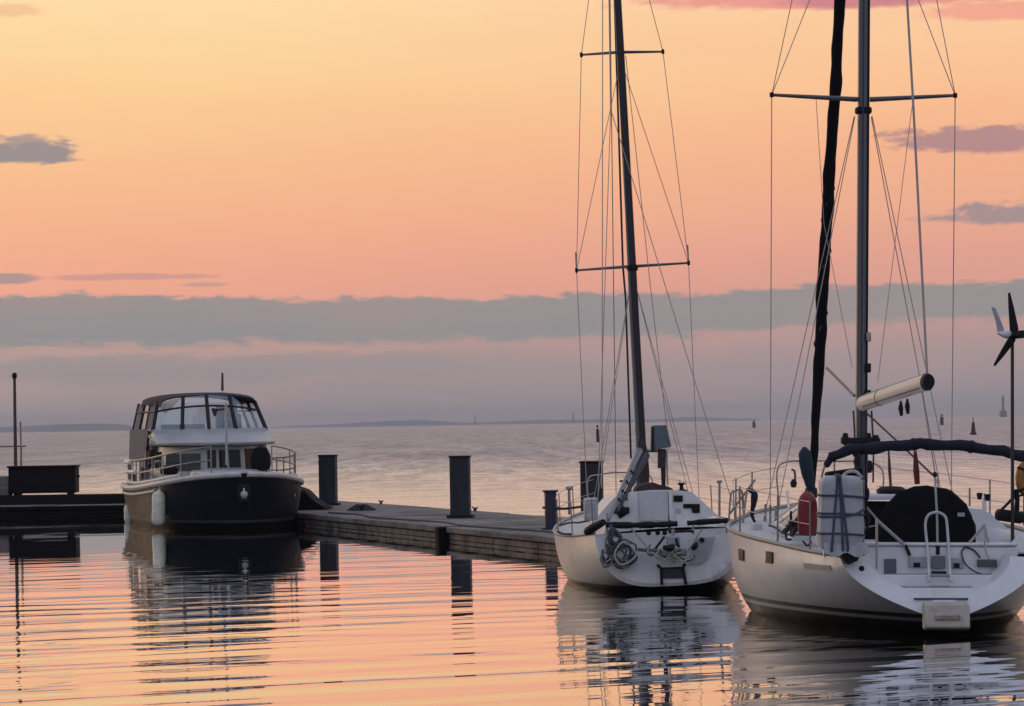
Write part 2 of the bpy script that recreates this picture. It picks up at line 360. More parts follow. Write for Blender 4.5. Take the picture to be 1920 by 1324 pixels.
# ------------------------------------------------------------------ water
NEAR0 = on_water(644, 970, 0.33); NEAR1 = on_water(1046, 1008, 0.33)
DIR = V((NEAR1.x - NEAR0.x, NEAR1.y - NEAR0.y, 0)).normalized()           # along the pontoon, towards the viewer
NRM = V((-DIR.y, DIR.x, 0))                                                 # towards open water
if NRM.x < 0: NRM = -NRM
PW = 4.3                                                                    # pontoon width
def water_mat():
    m = D.materials.new('water_surface'); m.use_nodes = True; t = NT(m.node_tree); t.n.clear()
    out = t.node('ShaderNodeOutputMaterial')
    geo = t.node('ShaderNodeNewGeometry'); pos = geo.outputs['Position']; x, y, z = t.sep(pos)[:3]
    d1 = t.m('ADD', t.m('MULTIPLY', t.m('SUBTRACT', x, NEAR0.x), NRM.x), t.m('MULTIPLY', t.m('SUBTRACT', y, NEAR0.y), NRM.y))
    sea = t.m('MAXIMUM', t.mr(d1, PW - 0.5, PW + 4.0), t.mr(y, 100.0, 104.0))
    ph = t.m('SUBTRACT', y, t.m('MULTIPLY', x, 0.48))
    def nz(sx, sy, det, ro, seed, dist=0.0):
        return t.noise(t.comb(t.m('MULTIPLY', x, sx), t.m('MULTIPLY', ph, sy), seed), 1.0, det, ro, dist)
    # sheltered basin: long low swells plus thin ripples, stronger towards the viewer
    amp = t.mr(y, 70.0, 33.0, 0.16, 1.0)
    patch = t.mr(nz(0.05, 0.07, 2.0, 0.5, 11.0), 0.3, 0.6, 0.7, 1.0)
    wob = t.m('MULTIPLY', nz(0.075, 0.13, 3.0, 0.55, 21.0), 24.0)
    s1 = t.m('SINE', t.m('ADD', t.m('MULTIPLY', ph, 3.1), wob))
    s1 = t.m('MULTIPLY', s1, t.mr(nz(0.12, 0.16, 1.0, 0.5, 31.0), 0.25, 0.65, 0.3, 1.0))
    h = t.m('MULTIPLY', s1, 0.0034)
    x2 = t.m('ADD', t.m('MULTIPLY', y, 1.0), t.m('MULTIPLY', x, 0.16))
    s2 = t.m('SINE', t.m('ADD', t.m('MULTIPLY', x2, 5.3), t.m('MULTIPLY', nz(0.09, 0.21, 2.0, 0.5, 51.0), 14.0)))
    h = t.m('ADD', h, t.m('MULTIPLY', t.m('MULTIPLY', s2, t.mr(nz(0.10, 0.2, 2.0, 0.5, 61.0), 0.4, 0.65, 0.0, 1.0)), 0.0016))
    h = t.m('ADD', h, t.m('MULTIPLY', t.m('SUBTRACT', nz(0.07, 0.42, 1.0, 0.45, 1.0, 0.2), 0.5), 0.022))
    h = t.m('ADD', h, t.m('MULTIPLY', t.m('SUBTRACT', nz(0.13, 1.5, 2.0, 0.5, 2.0, 0.3), 0.5), 0.013))
    h_in = t.m('MULTIPLY', h, t.m('MULTIPLY', amp, patch))
    off = t.m('MAXIMUM', t.m('SUBTRACT', d1, PW), t.m('SUBTRACT', y, 102.0))
    far = t.mr(off, 0.0, 160.0, smooth=False)
    h_out = t.m('MULTIPLY', t.m('SUBTRACT', nz(0.30, 0.27, 5.0, 0.62, 5.0, 0.3), 0.5), t.m('ADD', 0.32, t.m('MULTIPLY', far, 0.7)))
    hh = t.m('ADD', t.m('MULTIPLY', h_in, t.m('SUBTRACT', 1.0, sea)), t.m('MULTIPLY', h_out, sea))
    bp = t.node('ShaderNodeBump'); bp.inputs['Strength'].default_value = 1.0; bp.inputs['Distance'].default_value = 1.0
    t.put(bp.inputs['Height'], hh)
    gl = t.node('ShaderNodeBsdfGlossy'); t.put(gl.inputs['Roughness'], t.m('ADD', 0.008, t.m('MULTIPLY', sea, t.m('ADD', 0.16, t.m('MULTIPLY', far, 0.12)))))
    t.put(gl.inputs[0], t.mix(sea, (1.0, 0.99, 0.99, 1), (0.93, 0.95, 1.0, 1))); t.l.new(bp.outputs[0], gl.inputs['Normal'])
    df = t.node('ShaderNodeBsdfDiffuse'); df.inputs[0].default_value = (0.020, 0.026, 0.030, 1)
    fr = t.node('ShaderNodeFresnel'); fr.inputs[0].default_value = 1.34; t.l.new(bp.outputs[0], fr.inputs['Normal'])
    chop = t.m('ADD', t.m('MULTIPLY', nz(0.9, 0.075, 4.0, 0.68, 41.0, 0.6), 0.55), t.m('MULTIPLY', nz(0.28, 0.016, 4.0, 0.65, 43.0, 0.6), 0.45))
    chop = t.mr(chop, 0.36, 0.62, -0.24, 0.19)
    gain = t.m('SUBTRACT', 1.52, t.m('MULTIPLY', sea, t.m('ADD', 0.28, t.m('MULTIPLY', t.m('POWER', far, 0.5), 0.52))))
    gain = t.m('ADD', gain, t.m('MULTIPLY', sea, t.m('MULTIPLY', chop, t.mr(off, 2.0, 60.0))))
    fac = t.m('MULTIPLY', fr.outputs[0], gain, clamp=True)
    dcol = t.mix(sea, (0.016, 0.020, 0.024, 1), (0.088, 0.070, 0.100, 1)); t.put(df.inputs[0], dcol)
    mx = t.node('ShaderNodeMixShader'); t.put(mx.inputs[0], fac)
    t.l.new(df.outputs[0], mx.inputs[1]); t.l.new(gl.outputs[0], mx.inputs[2]); t.l.new(mx.outputs[0], out.inputs[0])
    return m
wm = MB(); S = 15000.0
wm.add([(-S, -400, 0), (S, -400, 0), (S, S, 0), (-S, S, 0)], [(0, 1, 2, 3)])
water = wm.build('water', water_mat(), smooth=0); tag(water, 'calm rippled harbour water turning to rougher open sea beyond the pontoon', 'water', kind='structure')

# ------------------------------------------------------------------ far shore
def hills(name, pts, Y, label):
    """low wooded land: profile pts (px, py of its top)"""
    m = MB(); fr_, tp, bk = [], [], []
    P = spline([(p[0], p[1], 0) for p in pts], 10)
    for p in P:
        a = at(p.x, p.y + random.uniform(-0.5, 0.5), Y); b = on_water(p.x, 900)
        fr_.append(V((a.x, Y - 120, -1))); tp.append(V((a.x, Y, max(0.2, a.z)))); bk.append(V((a.x * 1.02, Y + 500, -1)))
    m.quadstrip(fr_, tp); m.quadstrip(tp, bk)
    o = m.build(name, hill_m, smooth=0); tag(o, label, 'hills', kind='structure'); return o
hills('hills', [(-60, 803), (40, 800), (85, 797), (150, 795), (215, 795), (250, 799), (275, 805)], 8200, 'low grey headland on the horizon at the left')
hills('hills', [(480, 803), (560, 798), (640, 795), (700, 791), (790, 788), (860, 792), (930, 791), (1010, 788), (1080, 787), (1140, 786), (1230, 786), (1290, 782), (1330, 783), (1420, 785.5)], 9500, 'long low blue grey coast along the horizon')

# ------------------------------------------------------------------ pontoons
def pline(s, w, z=0.0): return V((NEAR0.x, NEAR0.y, 0)) + DIR * s + NRM * w + V((0, 0, z))
def s_of(px, py, z=0.33):
    p = on_water(px, py, z); return (V((p.x, p.y, 0)) - V((NEAR0.x, NEAR0.y, 0))).dot(DIR)
RZ = math.atan2(DIR.y, DIR.x)
def pontoon(name, label, length, origin, rotz, width, face_dark=False, blocks=True):
    """local x along the length, local y towards the far side"""
    t = thing(name, label, 'pontoon', origin, (0, 0, rotz))
    b = MB(); x = 0.0
    while x < length - 0.1:
        l = min(2.4, length - x); b.span((x, 0, 0.20), (x + l - 0.05, width, 0.33 + random.uniform(-0.008, 0.008))); x += l
    o = b.build('deck', concrete, t, bevel=0.02)
    b = MB(); b.span((0.02, 0.16, -0.6), (length - 0.02, width - 0.16, 0.195)); b.build('float', weed_m, t)
    fm = tar if face_dark else fascia_m
    b = MB(); x = 0.03
    while x < length - 0.2:
        l = min(random.uniform(0.8, 1.6), length - 0.03 - x)
        d = random.uniform(0, 0.02)
        b.span((x, 0.05 + d, 0.055), (x + l - 0.025, 0.157, 0.175)); x += l
    b.build('fascia', fm, t, bevel=0.008)
    b = MB(); b.span((0.03, 0.075, 0.0), (length - 0.03, 0.157, 0.04)); b.build('waterline_beam', fm, t)
    return t
s_joint = s_of(826, 988)
sA, sB = -19.0, 23.0
Rm = Matrix.Rotation(RZ, 3, 'Z')
# local +y must point to open water
def make_pontoon(label, s0, s1):
    o = pline(s0, 0)
    t = pontoon('floating_pontoon', label, s1 - s0, o, RZ, PW)
    if (Rm @ V((0, 1, 0))).dot(NRM) < 0: t.scale = (1, -1, 1)
    return t
pf = make_pontoon('far grey concrete pontoon section behind the bow of the dark motor cruiser', sA, s_joint - 0.16)
pn = make_pontoon('near grey concrete pontoon section running behind the smaller sailing yacht', s_joint + 0.16, sB)
b = MB(); c0 = pline(s_joint, 0.2, 0.08)
b.box(c0, (0.30, 0.75, 0.5), Rm); tag(b.build('rubber_joint', rubber, bevel=0.03), 'black rubber block joining the two grey pontoon sections', 'joint')
def cleat(w, name, label, big=1.0):
    t = thing(name, label, 'cleat', w, (0, 0, RZ), 'mooring cleats on the pontoon')
    b = MB()
    for dx in (-0.09, 0.09): MB().tube([(dx * big, 0, 0), (dx * big, 0, 0.10 * big)], 0.03 * big).build('foot', black, t)
    b = MB(); b.tube(spline([(-0.30 * big, 0, 0.14 * big), (-0.1 * big, 0, 0.115 * big), (0.1 * big, 0, 0.115 * big), (0.30 * big, 0, 0.14 * big)], 4), 0.032 * big); b.build('horn', black, t)
    return t
cleat(on_water(677, 958, 0.33), 'mooring_cleat', 'black cleat with a heap of line near the far pile of the pontoon', 1.1)
cleat(pline(s_of(746, 945), PW - 0.2, 0.33), 'mooring_cleat', 'small cleat on the open water edge left of the middle pile', 0.7)
cleat(pline(s_of(934, 958), PW - 0.2, 0.33), 'mooring_cleat', 'small cleat on the open water edge right of the middle pile', 0.7)
b = MB()
p = on_water(677, 958, 0.33)
for k in range(5):
    r = 0.34 - 0.05 * k; b.tube([p + V((r * math.cos(a) * 1.1, r * math.sin(a) + 0.25, 0.03 + 0.03 * k)) for a in [i * math.pi / 8 for i in range(16)]], 0.022, 6)
tag(b.build('coiled_line', rope_d), 'dark coil of mooring line lying by the cleat on the pontoon', 'rope')

b = MB(); b.tube(spline([pline(s_of(650, 962) + k * 2.6, 0.55 + 0.18 * math.sin(k * 2.1), 0.352) for k in range(9)], 6), 0.022, 6)
tag(b.build('hose', rope_d), 'dark water hose lying along the near edge of the pontoon', 'hose')
# square mooring piles
def pile(px, py, topy, wpx, label):
    base = on_water(px, py, 0.33); Y = base.y
    w = wpx * Y / F * 0.95; ztop = at(px, topy, Y).z
    t = thing('mooring_pile', label, 'mooring pile', (base.x, base.y, 0), (0, 0, R(-5)), 'square mooring piles along the pontoon')
    b = MB(); b.span((-w / 2, -w / 2, -1.5), (w / 2, w / 2, ztop - 0.03)); b.build('post', pile_m, t, bevel=0.015)
    b = MB(); b.span((-w / 2 - 0.02, -w / 2 - 0.02, ztop - 0.028), (w / 2 + 0.02, w / 2 + 0.02, ztop + 0.02)); b.build('cap', black, t, bevel=0.01)
    b = MB(); k = w / 2 + 0.05
    for a in ((-1, 0), (1, 0), (0, -1), (0, 1)):
        b.box((a[0] * k, a[1] * k, 0.37), (0.06 if a[0] else w + 0.15, 0.06 if a[1] else w + 0.15, 0.07))
    b.build('collar', black, t, bevel=0.01)
    return t
pile(616, 948, 854, 33, 'square dark mooring pile nearest the bow of the motor cruiser')
pile(864, 971, 856, 38, 'square dark mooring pile standing clear in the middle of the pontoon')
pile(1111, 985, 866, 43, 'square dark mooring pile partly hidden by the smaller sailing yacht')
# round navy post
p = on_water(1033, 992, 0.33); zt = at(1033, 919, p.y).z
t = thing('bollard', 'round navy bollard with a flat cap on the pontoon edge beside the smaller yacht', 'bollard', p)
r = 11.5 * p.y / F; h = zt - 0.33
MB().lathe([(r, 0), (r, h - 0.05)], n=20).build('post', post_m, t)
MB().lathe([(r * 1.05, h - 0.05), (r * 1.32, h - 0.03), (r * 1.32, h - 0.005), (r * 1.1, h)], n=20).build('cap', post_m, t)
MB().lathe([(r * 1.7, 0.004), (r * 1.7, 0.03), (r * 1.0, 0.04)], n=20).build('flange', post_m, t)
MB().tube([(-r * 1.35, 0, h * 0.55), (r * 1.35, 0, h * 0.55)], 0.025).build('pin', post_m, t)
# two slim stakes seen past the small yacht
def stake(px, py_top, py_bot, Y, label, r=0.03):
    a = at(px, py_top, Y); zb = min(at(px, py_bot, Y).z, 0.33)
    t = thing('light_post', label, 'post', (a.x, Y, 0.33))
    MB().tube([(0, 0, 0), (0, 0, a.z - 0.33)], r).build('post', steel, t)
    MB().lathe([(r * 1.1, a.z - 0.36), (r * 2.4, a.z - 0.34), (r * 2.4, a.z - 0.28), (r, a.z - 0.26)], n=12).build('head', steel, t)
q = on_water(1067, 965, 0.33); stake(1067, 917, 960, q.y, 'thin steel stake with a small head between navy bollard and third pile', 0.035)

# left arm of the pontoon
YL = 97.5
pl_x1 = at(560, 960, YL).x
t_l = pontoon('floating_pontoon', 'dark tarred pontoon arm carrying the black dock box, left of the motor cruiser', pl_x1 + 26, (-26, YL, 0), 0, 4.0, face_dark=True)
b = MB(); b.span((-26, YL + 1.0, 0.332), (pl_x1 - 0.4, YL + 2.2, 0.62))
x = -26
wall = b.build('timber_kerb', tar, bevel=0.02); tag(wall, 'low black timber kerb along the far pontoon arm', 'kerb')
b = MB(); b.span((-26, YL - 0.05, 0.20), (pl_x1 - 0.2, YL - 0.005, 0.30)); b.build('rubbing_strip', rubber).parent = None
rs = D.objects['rubbing_strip']; rs.parent = t_l; rs.location = (26, -YL, 0)
# added black wedge in place of the shade where the two arms meet
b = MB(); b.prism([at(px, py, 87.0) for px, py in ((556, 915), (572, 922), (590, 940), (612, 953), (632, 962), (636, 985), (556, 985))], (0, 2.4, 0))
tag(b.build('corner_shade_block', rubber, bevel=0.05), 'black wedge standing in for the shade between motor cruiser bow and pontoon', 'shade block')
# dock box
bt = at(82, 873, 99.1)
xa, xb = at(19, 900, 99.0).x, at(144, 900, 99.0).x
t = thing('dock_box', 'big black slatted dock box on the far pontoon arm', 'dock box', ((xa + xb) / 2, 99.1, 0.622))
w = xb - xa; h = bt.z - 0.622
b = MB(); b.span((-w / 2, -0.45, 0.06), (w / 2, 0.45, h - 0.06))
b.build('body', tar, t, bevel=0.02)
b = MB()
for k in range(4): b.span((-w / 2 + 0.05, -0.48, 0.12 + k * (h - 0.3) / 4), (w / 2 - 0.05, -0.455, 0.12 + k * (h - 0.3) / 4 + (h - 0.3) / 4 - 0.03))
b.build('slat_front', tar, t)
b = MB(); b.span((-w / 2 - 0.04, -0.52, h - 0.058), (w / 2 + 0.04, 0.5, h)); b.build('lid', grey_gel if False else tar, t, bevel=0.015)
for sx in (-1, 1): MB().span((sx * w * 0.4 - 0.06, -0.4, 0), (sx * w * 0.4 + 0.06, 0.4, 0.058)).build('skid', tar, t)
b = MB(); b.lathe([(0.03, 0), (0.03, 0.09), (0.015, 0.1)], (w / 2 + 0.03, -0.3, h * 0.62), 8, Matrix.Rotation(R(90), 3, 'Y')); b.build('latch', black, t)
# pale bundle left of the box
b = MB(); xc = at(6, 900, 99).x
b.box((xc - 0.25, 99.1, 0.622 + 0.30), (0.95, 0.8, 0.60)); o = b.build('pallet_crate', pbr('driftwood', (0.16, 0.14, 0.13), 0.85, var=0.3, stretch=(0.5, 1, 6)), bevel=0.04)
tag(o, 'weathered grey crate touching the left end of the black dock box', 'crate')
# masts on the arm
a = at(27, 699, 100.2)
t = thing('lamp_post', 'tall dark lamp post with small round head behind the black dock box', 'lamp post', (a.x, 100.2, 0.33))
MB().tube([(0, 0, 0), (0, 0, a.z - 0.5)], [0.062, 0.045]).build('post', wood, t)
MB().lathe([(0.046, a.z - 0.52), (0.075, a.z - 0.48), (0.08, a.z - 0.38), (0.05, a.z - 0.33)], n=12).build('lamp_head', black, t)
a2 = at(38, 791, 100.2)
t = thing('pole', 'thin grey pole beside the tall lamp post on the pontoon arm', 'pole', (a2.x, 100.2, 0.33))
MB().tube([(0, 0, 0), (0, 0, a2.z - 0.33)], 0.035).build('shaft', steel, t)
MB().lathe([(0.07, 0), (0.07, 0.05), (0.04, 0.06)], n=12).build('foot', black, t)
# low rail at the left frame edge
t = thing('guard_rail', 'thin grey guard rail at the far left of the pontoon arm', 'railing', (at(-40, 900, 100.4).x, 100.4, 0.33))
hr = at(20, 837, 100.4).z - 0.33; lr = 2.0
MB().tube([(0, 0, hr), (lr - 0.5, 0, hr)], 0.025).build('rail', steel, t)
for k in range(2): MB().tube([(0.15 + k * 1.2, 0, 0), (0.15 + k * 1.2, 0, hr)], 0.025).build('post', steel, t)

# ------------------------------------------------------------------ sea marks
def buoy(px, py_w, py_t, kind, label, wpx, mat):
    p = on_water(px, py_w); H = (py_w - py_t) * p.y / F; w = wpx * p.y / F
    t = thing('buoy', label, 'buoy', (p.x, p.y, 0), (0, R(random.uniform(-2, 2)), 0))
    if kind == 'spar':
        MB().lathe([(w * 0.5, -0.5), (w * 0.5, H * 0.72), (w * 0.36, H * 0.76)], n=12).build('body', mat, t)
        MB().lathe([(w * 0.12, H * 0.76), (w * 0.12, H * 0.86), (w * 0.32, H * 0.87), (w * 0.32, H)], n=10).build('topmark', mat, t)
    else:
        MB().lathe([(w * 0.62, -0.5), (w * 0.62, H * 0.1), (w * 0.45, H * 0.14), (w * 0.24, H * 0.72), (w * 0.14, H * 0.74)], n=12).build('body', mat, t)
        MB().lathe([(w * 0.07, H * 0.74), (w * 0.05, H * 0.88), (w * 0.16, H * 0.89), (w * 0.03, H)], n=10).build('topmark', mat, t)
buoy(1121, 829, 797, 'spar', 'dark red spar buoy above the third pile, left of the small yacht mast', 6, red_dk)
buoy(1825, 815, 783, 'cone', 'red conical buoy on the sea above the navy bimini', 10, red_dk)
grey_far = pbr('weathered_buoy', (0.12, 0.12, 0.13), 0.8)
buoy(1766, 797, 777, 'spar', 'small grey buoy near the horizon left of the red conical one', 7, grey_far)
buoy(1414, 802, 788, 'spar', 'tiny pale buoy between the masts of the two yachts', 6, grey_far)
p = at(1881, 779, 5200)
t = thing('lighthouse', 'far grey lighthouse tower on a square base at the horizon', 'lighthouse', (p.x, 5200, 0))
k = 5200 / F
MB().span((-6 * k, -6 * k, -1), (6 * k, 6 * k, 12 * k)).build('base', grey_far, t)
MB().lathe([(2.7 * k, 12 * k), (2.1 * k, 34 * k)], n=12).build('tower', grey_far, t)
MB().lathe([(3.0 * k, 34 * k), (3.0 * k, 35 * k), (1.6 * k, 35.2 * k), (1.6 * k, 39 * k), (0.2 * k, 42 * k)], n=12).build('lantern', grey_far, t)
for (px, top, lab) in ((891, 779, 'tiny grey tower on the far coast above the middle pile'), (1075, 774, 'tiny mast on the far coast left of the red spar buoy')):
    p = at(px, 792, 9300); k = 9300 / F
    t = thing('far_tower', lab, 'tower', (p.x, 9300, 0))
    MB().lathe([(2.0 * k, 0), (1.4 * k, p.z + (792 - top) * k * 0.85)], n=8).build('shaft', hill_m, t)
    MB().lathe([(2.0 * k, p.z + (792 - top) * k * 0.85), (1.8 * k, p.z + (792 - top) * k)], n=8).build('head', hill_m, t)

# ------------------------------------------------------------------ hull builder
def cr(xs, x):
    """Catmull-Rom through station rows; xs = list of tuples (y, a, b, ...)"""
    n = len(xs)
    for i in range(n - 1):
        if x <= xs[i + 1][0] or i == n - 2:
            y0, y1 = xs[i][0], xs[i + 1][0]; t = max(0, min(1, (x - y0) / (y1 - y0)))
            res = []
            for k in range(1, len(xs[0])):
                p1, p2 = xs[i][k], xs[i + 1][k]
                m1 = (xs[i + 1][k] - xs[i - 1][k]) / (xs[i + 1][0] - xs[i - 1][0]) if i > 0 else (p2 - p1) / (y1 - y0)
                m2 = (xs[i + 2][k] - xs[i][k]) / (xs[i + 2][0] - xs[i][0]) if i < n - 2 else (p2 - p1) / (y1 - y0)
                h = y1 - y0; t2, t3 = t * t, t ** 3
                res.append((2 * t3 - 3 * t2 + 1) * p1 + (t3 - 2 * t2 + t) * h * m1 + (-2 * t3 + 3 * t2) * p2 + (t3 - t2) * h * m2)
            return res
class Hull:
    """stations: (y, half breadth, sheer z, keel z, alpha)"""
    def __init__(s, st, A, B, Lb, nseg=46, nring=14):
        s.st, s.A, s.B, s.Lb = st, A, B, Lb; s.L = st[-1][0]; s.nseg, s.nring = nseg, nring
    def pt(s, y, th, side):
        b, zs, zk, al = cr(s.st, y); b = max(b, 0.015)
        x = b * max(0.0, math.cos(th)) ** al; z = zs - (zs - zk) * math.sin(th)
        yy = y
        if y < 2.0: yy += s.A * (z - s.st[0][3]) * (1 - y / 2.0)
        if y > s.L - s.Lb: yy -= s.B * (zs - z) * ((y - (s.L - s.Lb)) / s.Lb)
        return V((side * x, yy, z))
    def section(s, y):
        n = s.nring
        ths = [math.pi / 2 * k / n for k in range(n + 1)]
        return [s.pt(y, t, -1) for t in ths] + [s.pt(y, t, 1) for t in reversed(ths[:-1])]
    def ys(s): return [s.L * (1 - (1 - k / s.nseg) ** 1.25) for k in range(s.nseg + 1)]
    def mesh(s, cap=True):
        b = MB(); rings = [s.section(y) for y in s.ys()]; b.rings(rings, closed=False, caps=False)
        n = len(rings[0])
        b.add(rings[-1], [tuple(range(n))])
        if cap: b.add(rings[0], [tuple(range(n))])
        return b
    def edge(s, side, y0, y1, n=30, dz=0.0, dx=0.0):
        out = []
        for k in range(n + 1):
            p = s.pt(y0 + (y1 - y0) * k / n, 0, side); p.z += dz; p.x += side * dx
            out.append(p)
        return out
    def deck(s, y0, y1, dz=-0.015, camber=0.05, n=30, inset=0.01):
        b = MB(); rows = []
        for k in range(n + 1):
            y = y0 + (y1 - y0) * k / n; a = s.pt(y, 0, -1); c = s.pt(y, 0, 1); w = abs(a.x)
            rows.append([V((a.x + (c.x - a.x) * j / 8 * 1.0, a.y, a.z + dz + camber * (1 - (2 * j / 8 - 1) ** 2) * min(1, w))) for j in range(9)])
        b.rings(rows, closed=False, caps=False); return b

# ================================================================== RIGHT YACHT
RLOC = V((at(1775, 1171, 38.2).x, 38.2, 0.0)); RROT = (0, R(1.2), R(3.0))
FR = Frame(RLOC, RROT)
ry = thing('sailing_yacht', 'large white sailing yacht with open stern steps and black domed cockpit cover', 'sailing yacht', RLOC, RROT, 'sailing yachts moored bow to the pontoon')
RH = Hull([(0, 1.19, 0.90, 0.15, 2.0), (1.0, 1.42, 0.92, -0.02, 1.2), (2.5, 1.72, 0.98, -0.24, 0.68), (4.0, 1.97, 1.04, -0.40, 0.5), (5.4, 1.98, 1.10, -0.46, 0.48),
           (6.8, 1.68, 1.16, -0.46, 0.52), (8.2, 1.26, 1.22, -0.38, 0.6), (9.4, 0.64, 1.28, -0.25, 0.75), (10.3, 0.05, 1.33, -0.05, 1.0)], 0.76, 0.55, 2.0)
rpaint = hull_paint('yacht_hull_paint', [(0.235, (0.66, 0.66, 0.66, 1)), (0.18, (0.005, 0.005, 0.008, 1)), (0.132, (0.64, 0.64, 0.64, 1)), (-9, (0.004, 0.004, 0.006, 1))], 0.26, spec=0.32)
RH.mesh(cap=False).build('hull', rpaint, ry, smooth=60)
RH.deck(0.9, 10.28).build('deck', deck_m, ry)
for sd_ in (-1, 1):
    MB().tube(RH.edge(sd_, 0.0, 10.25, 40, 0.015), 0.028, 6).build('toe_rail', pbr('toe_rail_grey', (0.30, 0.28, 0.25), 0.5), ry)
# --- stern scoop
def stern_scoop():
    sec = RH.section(0.0); n = len(sec); mid = (n - 1) / 2
    inner = []
    for i, p in enumerate(sec):
        s_ = 1 - abs(i - mid) / mid                   # 0 at the deck edge, 1 at the keel
        inner.append(V((math.copysign(max(abs(p.x) - 0.31, abs(p.x) * 0.3), p.x), p.y + 0.012 + 0.10 * s_ * RH.A, p.z + 0.015 * (1 - s_) + 0.16 * s_)))
    b = MB(); b.quadstrip(sec, inner)
    deep = [V((q.x * 0.97, q.y + 0.40 + 0.25 * (1 - abs(q.x)), q.z + 0.02)) for q in inner]
    b.quadstrip(inner, deep)
    b.build('transom', gel, ry, smooth=35)
    return inner
inner = stern_scoop()
def half_at(z):
    best = None
    for a, c in zip(inner[:len(inner) // 2], inner[1:len(inner) // 2 + 1]):
        if min(a.z, c.z) <= z <= max(a.z, c.z):
            f = (z - a.z) / (c.z - a.z + 1e-9); return abs(a.x + (c.x - a.x) * f)
    return 0.05 if z < 0.5 else abs(inner[0].x)
b = MB()
for (y0, y1, z0, z1) in ((0.16, 0.62, 0.27, 0.335), (0.46, 0.95, 0.336, 0.53), (0.68, 1.0, 0.531, 0.68)):
    w = half_at(z1) + 0.05
    wb = max(0.1, half_at(z0 + 0.02)) + 0.02
    b.prism([(-w, y0, z1), (w, y0, z1), (wb, y0, z0), (-wb, y0, z0)], (0, y1 - y0, 0))
b.build('stern_steps', gel, ry, bevel=0.015)
b = MB()
for (y0, z1, w) in ((0.46, 0.532, 0.42), (0.68, 0.682, 0.6)):
    b.span((-w, y0 + 0.03, z1), (w, y0 + 0.22, z1 + 0.006))
b.build('step_tread', grey_gel, ry)
b = MB(); w = 1.0
b.prism([(-1.08, 0.90, 1.02), (1.08, 0.90, 1.02), (0.96, 0.90, 0.62), (-0.96, 0.90, 0.62)], (0, 0.14, 0)); b.build('stern_bulkhead', gel, ry, bevel=0.03)
b = MB(); b.span((-1.04, 0.875, 1.025), (1.04, 1.12, 1.06)); b.build('coaming_top', gel, ry, bevel=0.012)
# lockers, vents, grab plates on the stern wall
def on_stern(name, px0, py0, px1, py1, y, mat, th=0.03, bevel=0.006):
    a = FR.L(px0, py0, y); c = FR.L(px1, py1, y)
    return MB().span((a.x, y - th, c.z), (c.x, y, a.z)).build(name, mat, ry, bevel=bevel)
on_stern('vent', 1658, 1048, 1680, 1075, 0.90, pbr('vent_grey', (0.10, 0.11, 0.13), 0.5))
on_stern('locker_door', 1703, 1044, 1738, 1064, 0.89, grey_gel, 0.02)
on_stern('locker_door', 1781, 1046, 1806, 1066, 0.89, grey_gel, 0.02)
on_stern('locker_handle', 1713, 1055, 1725, 1064, 0.868, black, 0.02)
on_stern('locker_handle', 1788, 1056, 1799, 1065, 0.868, black, 0.02)
on_stern('gate_panel', 1746, 1042, 1772, 1066, 0.86, pbr('gate_grey', (0.15, 0.16, 0.19), 0.5), 0.02)
on_stern('grab_bar', 1746, 1071, 1774, 1077, 0.84, black, 0.03)
on_stern('instrument_box', 1832, 1049, 1868, 1063, 0.89, pbr('box_green', (0.06, 0.08, 0.09), 0.5), 0.05)
on_stern('step_edge', 1713, 1121, 1815, 1125, 0.17, pbr('edge_blue', (0.05, 0.06, 0.10), 0.6), 0.02)
# through-hull fitting on the port wing
q = FR.L(1615, 1066, 0.28); MB().lathe([(0.0, -0.02), (0.03, -0.02), (0.035, 0.02)], q, 12, Matrix.Rotation(R(90), 3, 'X')).build('drain_fitting', black, ry)
# swim platform (folded bathing step)
a = FR.L(1736, 1132, 0.02); c = FR.L(1820, 1180, -0.26)
b = MB(); cx = (a.x + c.x) / 2; hw = 0.272
b.prism([(cx - hw, 0.10, 0.385), (cx - hw, -0.05, 0.37), (cx - hw, -0.10, 0.09), (cx - hw, -0.02, 0.05), (cx - hw, 0.10, 0.07)], (hw * 2, 0, 0)); b.build('swim_platform', cream_p, ry, bevel=0.02)
b = MB(); b.span((cx - 0.15, -0.108, 0.18), (cx + 0.15, -0.06, 0.24)); b.build('platform_badge', pbr('badge_tan', (0.36, 0.27, 0.21), 0.6, var=0.3, vscale=12), ry, bevel=0.01)
# cockpit
for sd_ in (-1, 1):
    b = MB(); b.prism([(sd_ * 0.98, 0.95, 0.92), (sd_ * 1.25, 1.05, 0.92), (sd_ * 1.12, 1.1, 1.20), (sd_ * 1.0, 0.95, 1.07)], (0, 2.1, 0)); b.build('cockpit_coaming', gel, ry, bevel=0.03)
# cabin trunk
def trunk(parent, secs, mat, name='cabin'):
    rings = []
    for (y, wb, wt, z0, z1) in secs:
        pr = [(-wb, z0), (-wb * 0.985, z0 + (z1 - z0) * 0.35), (-wt, z1 - 0.07), (-wt * 0.9, z1 - 0.015), (-wt * 0.5, z1 + 0.03), (0, z1 + 0.045),
              (wt * 0.5, z1 + 0.03), (wt * 0.9, z1 - 0.015), (wt, z1 - 0.07), (wb * 0.985, z0 + (z1 - z0) * 0.35), (wb, z0)]
        rings.append([V((x, y, z)) for x, z in pr])
    return MB().rings(rings).build(name, mat, parent, smooth=35)
cab = trunk(ry, [(3.0, 1.46, 1.14, 0.93, 1.43), (5.0, 1.42, 1.09, 1.02, 1.49), (6.8, 1.08, 0.80, 1.07, 1.47), (8.3, 0.60, 0.4, 1.16, 1.38), (8.9, 0.35, 0.2, 1.2, 1.26)], gel)
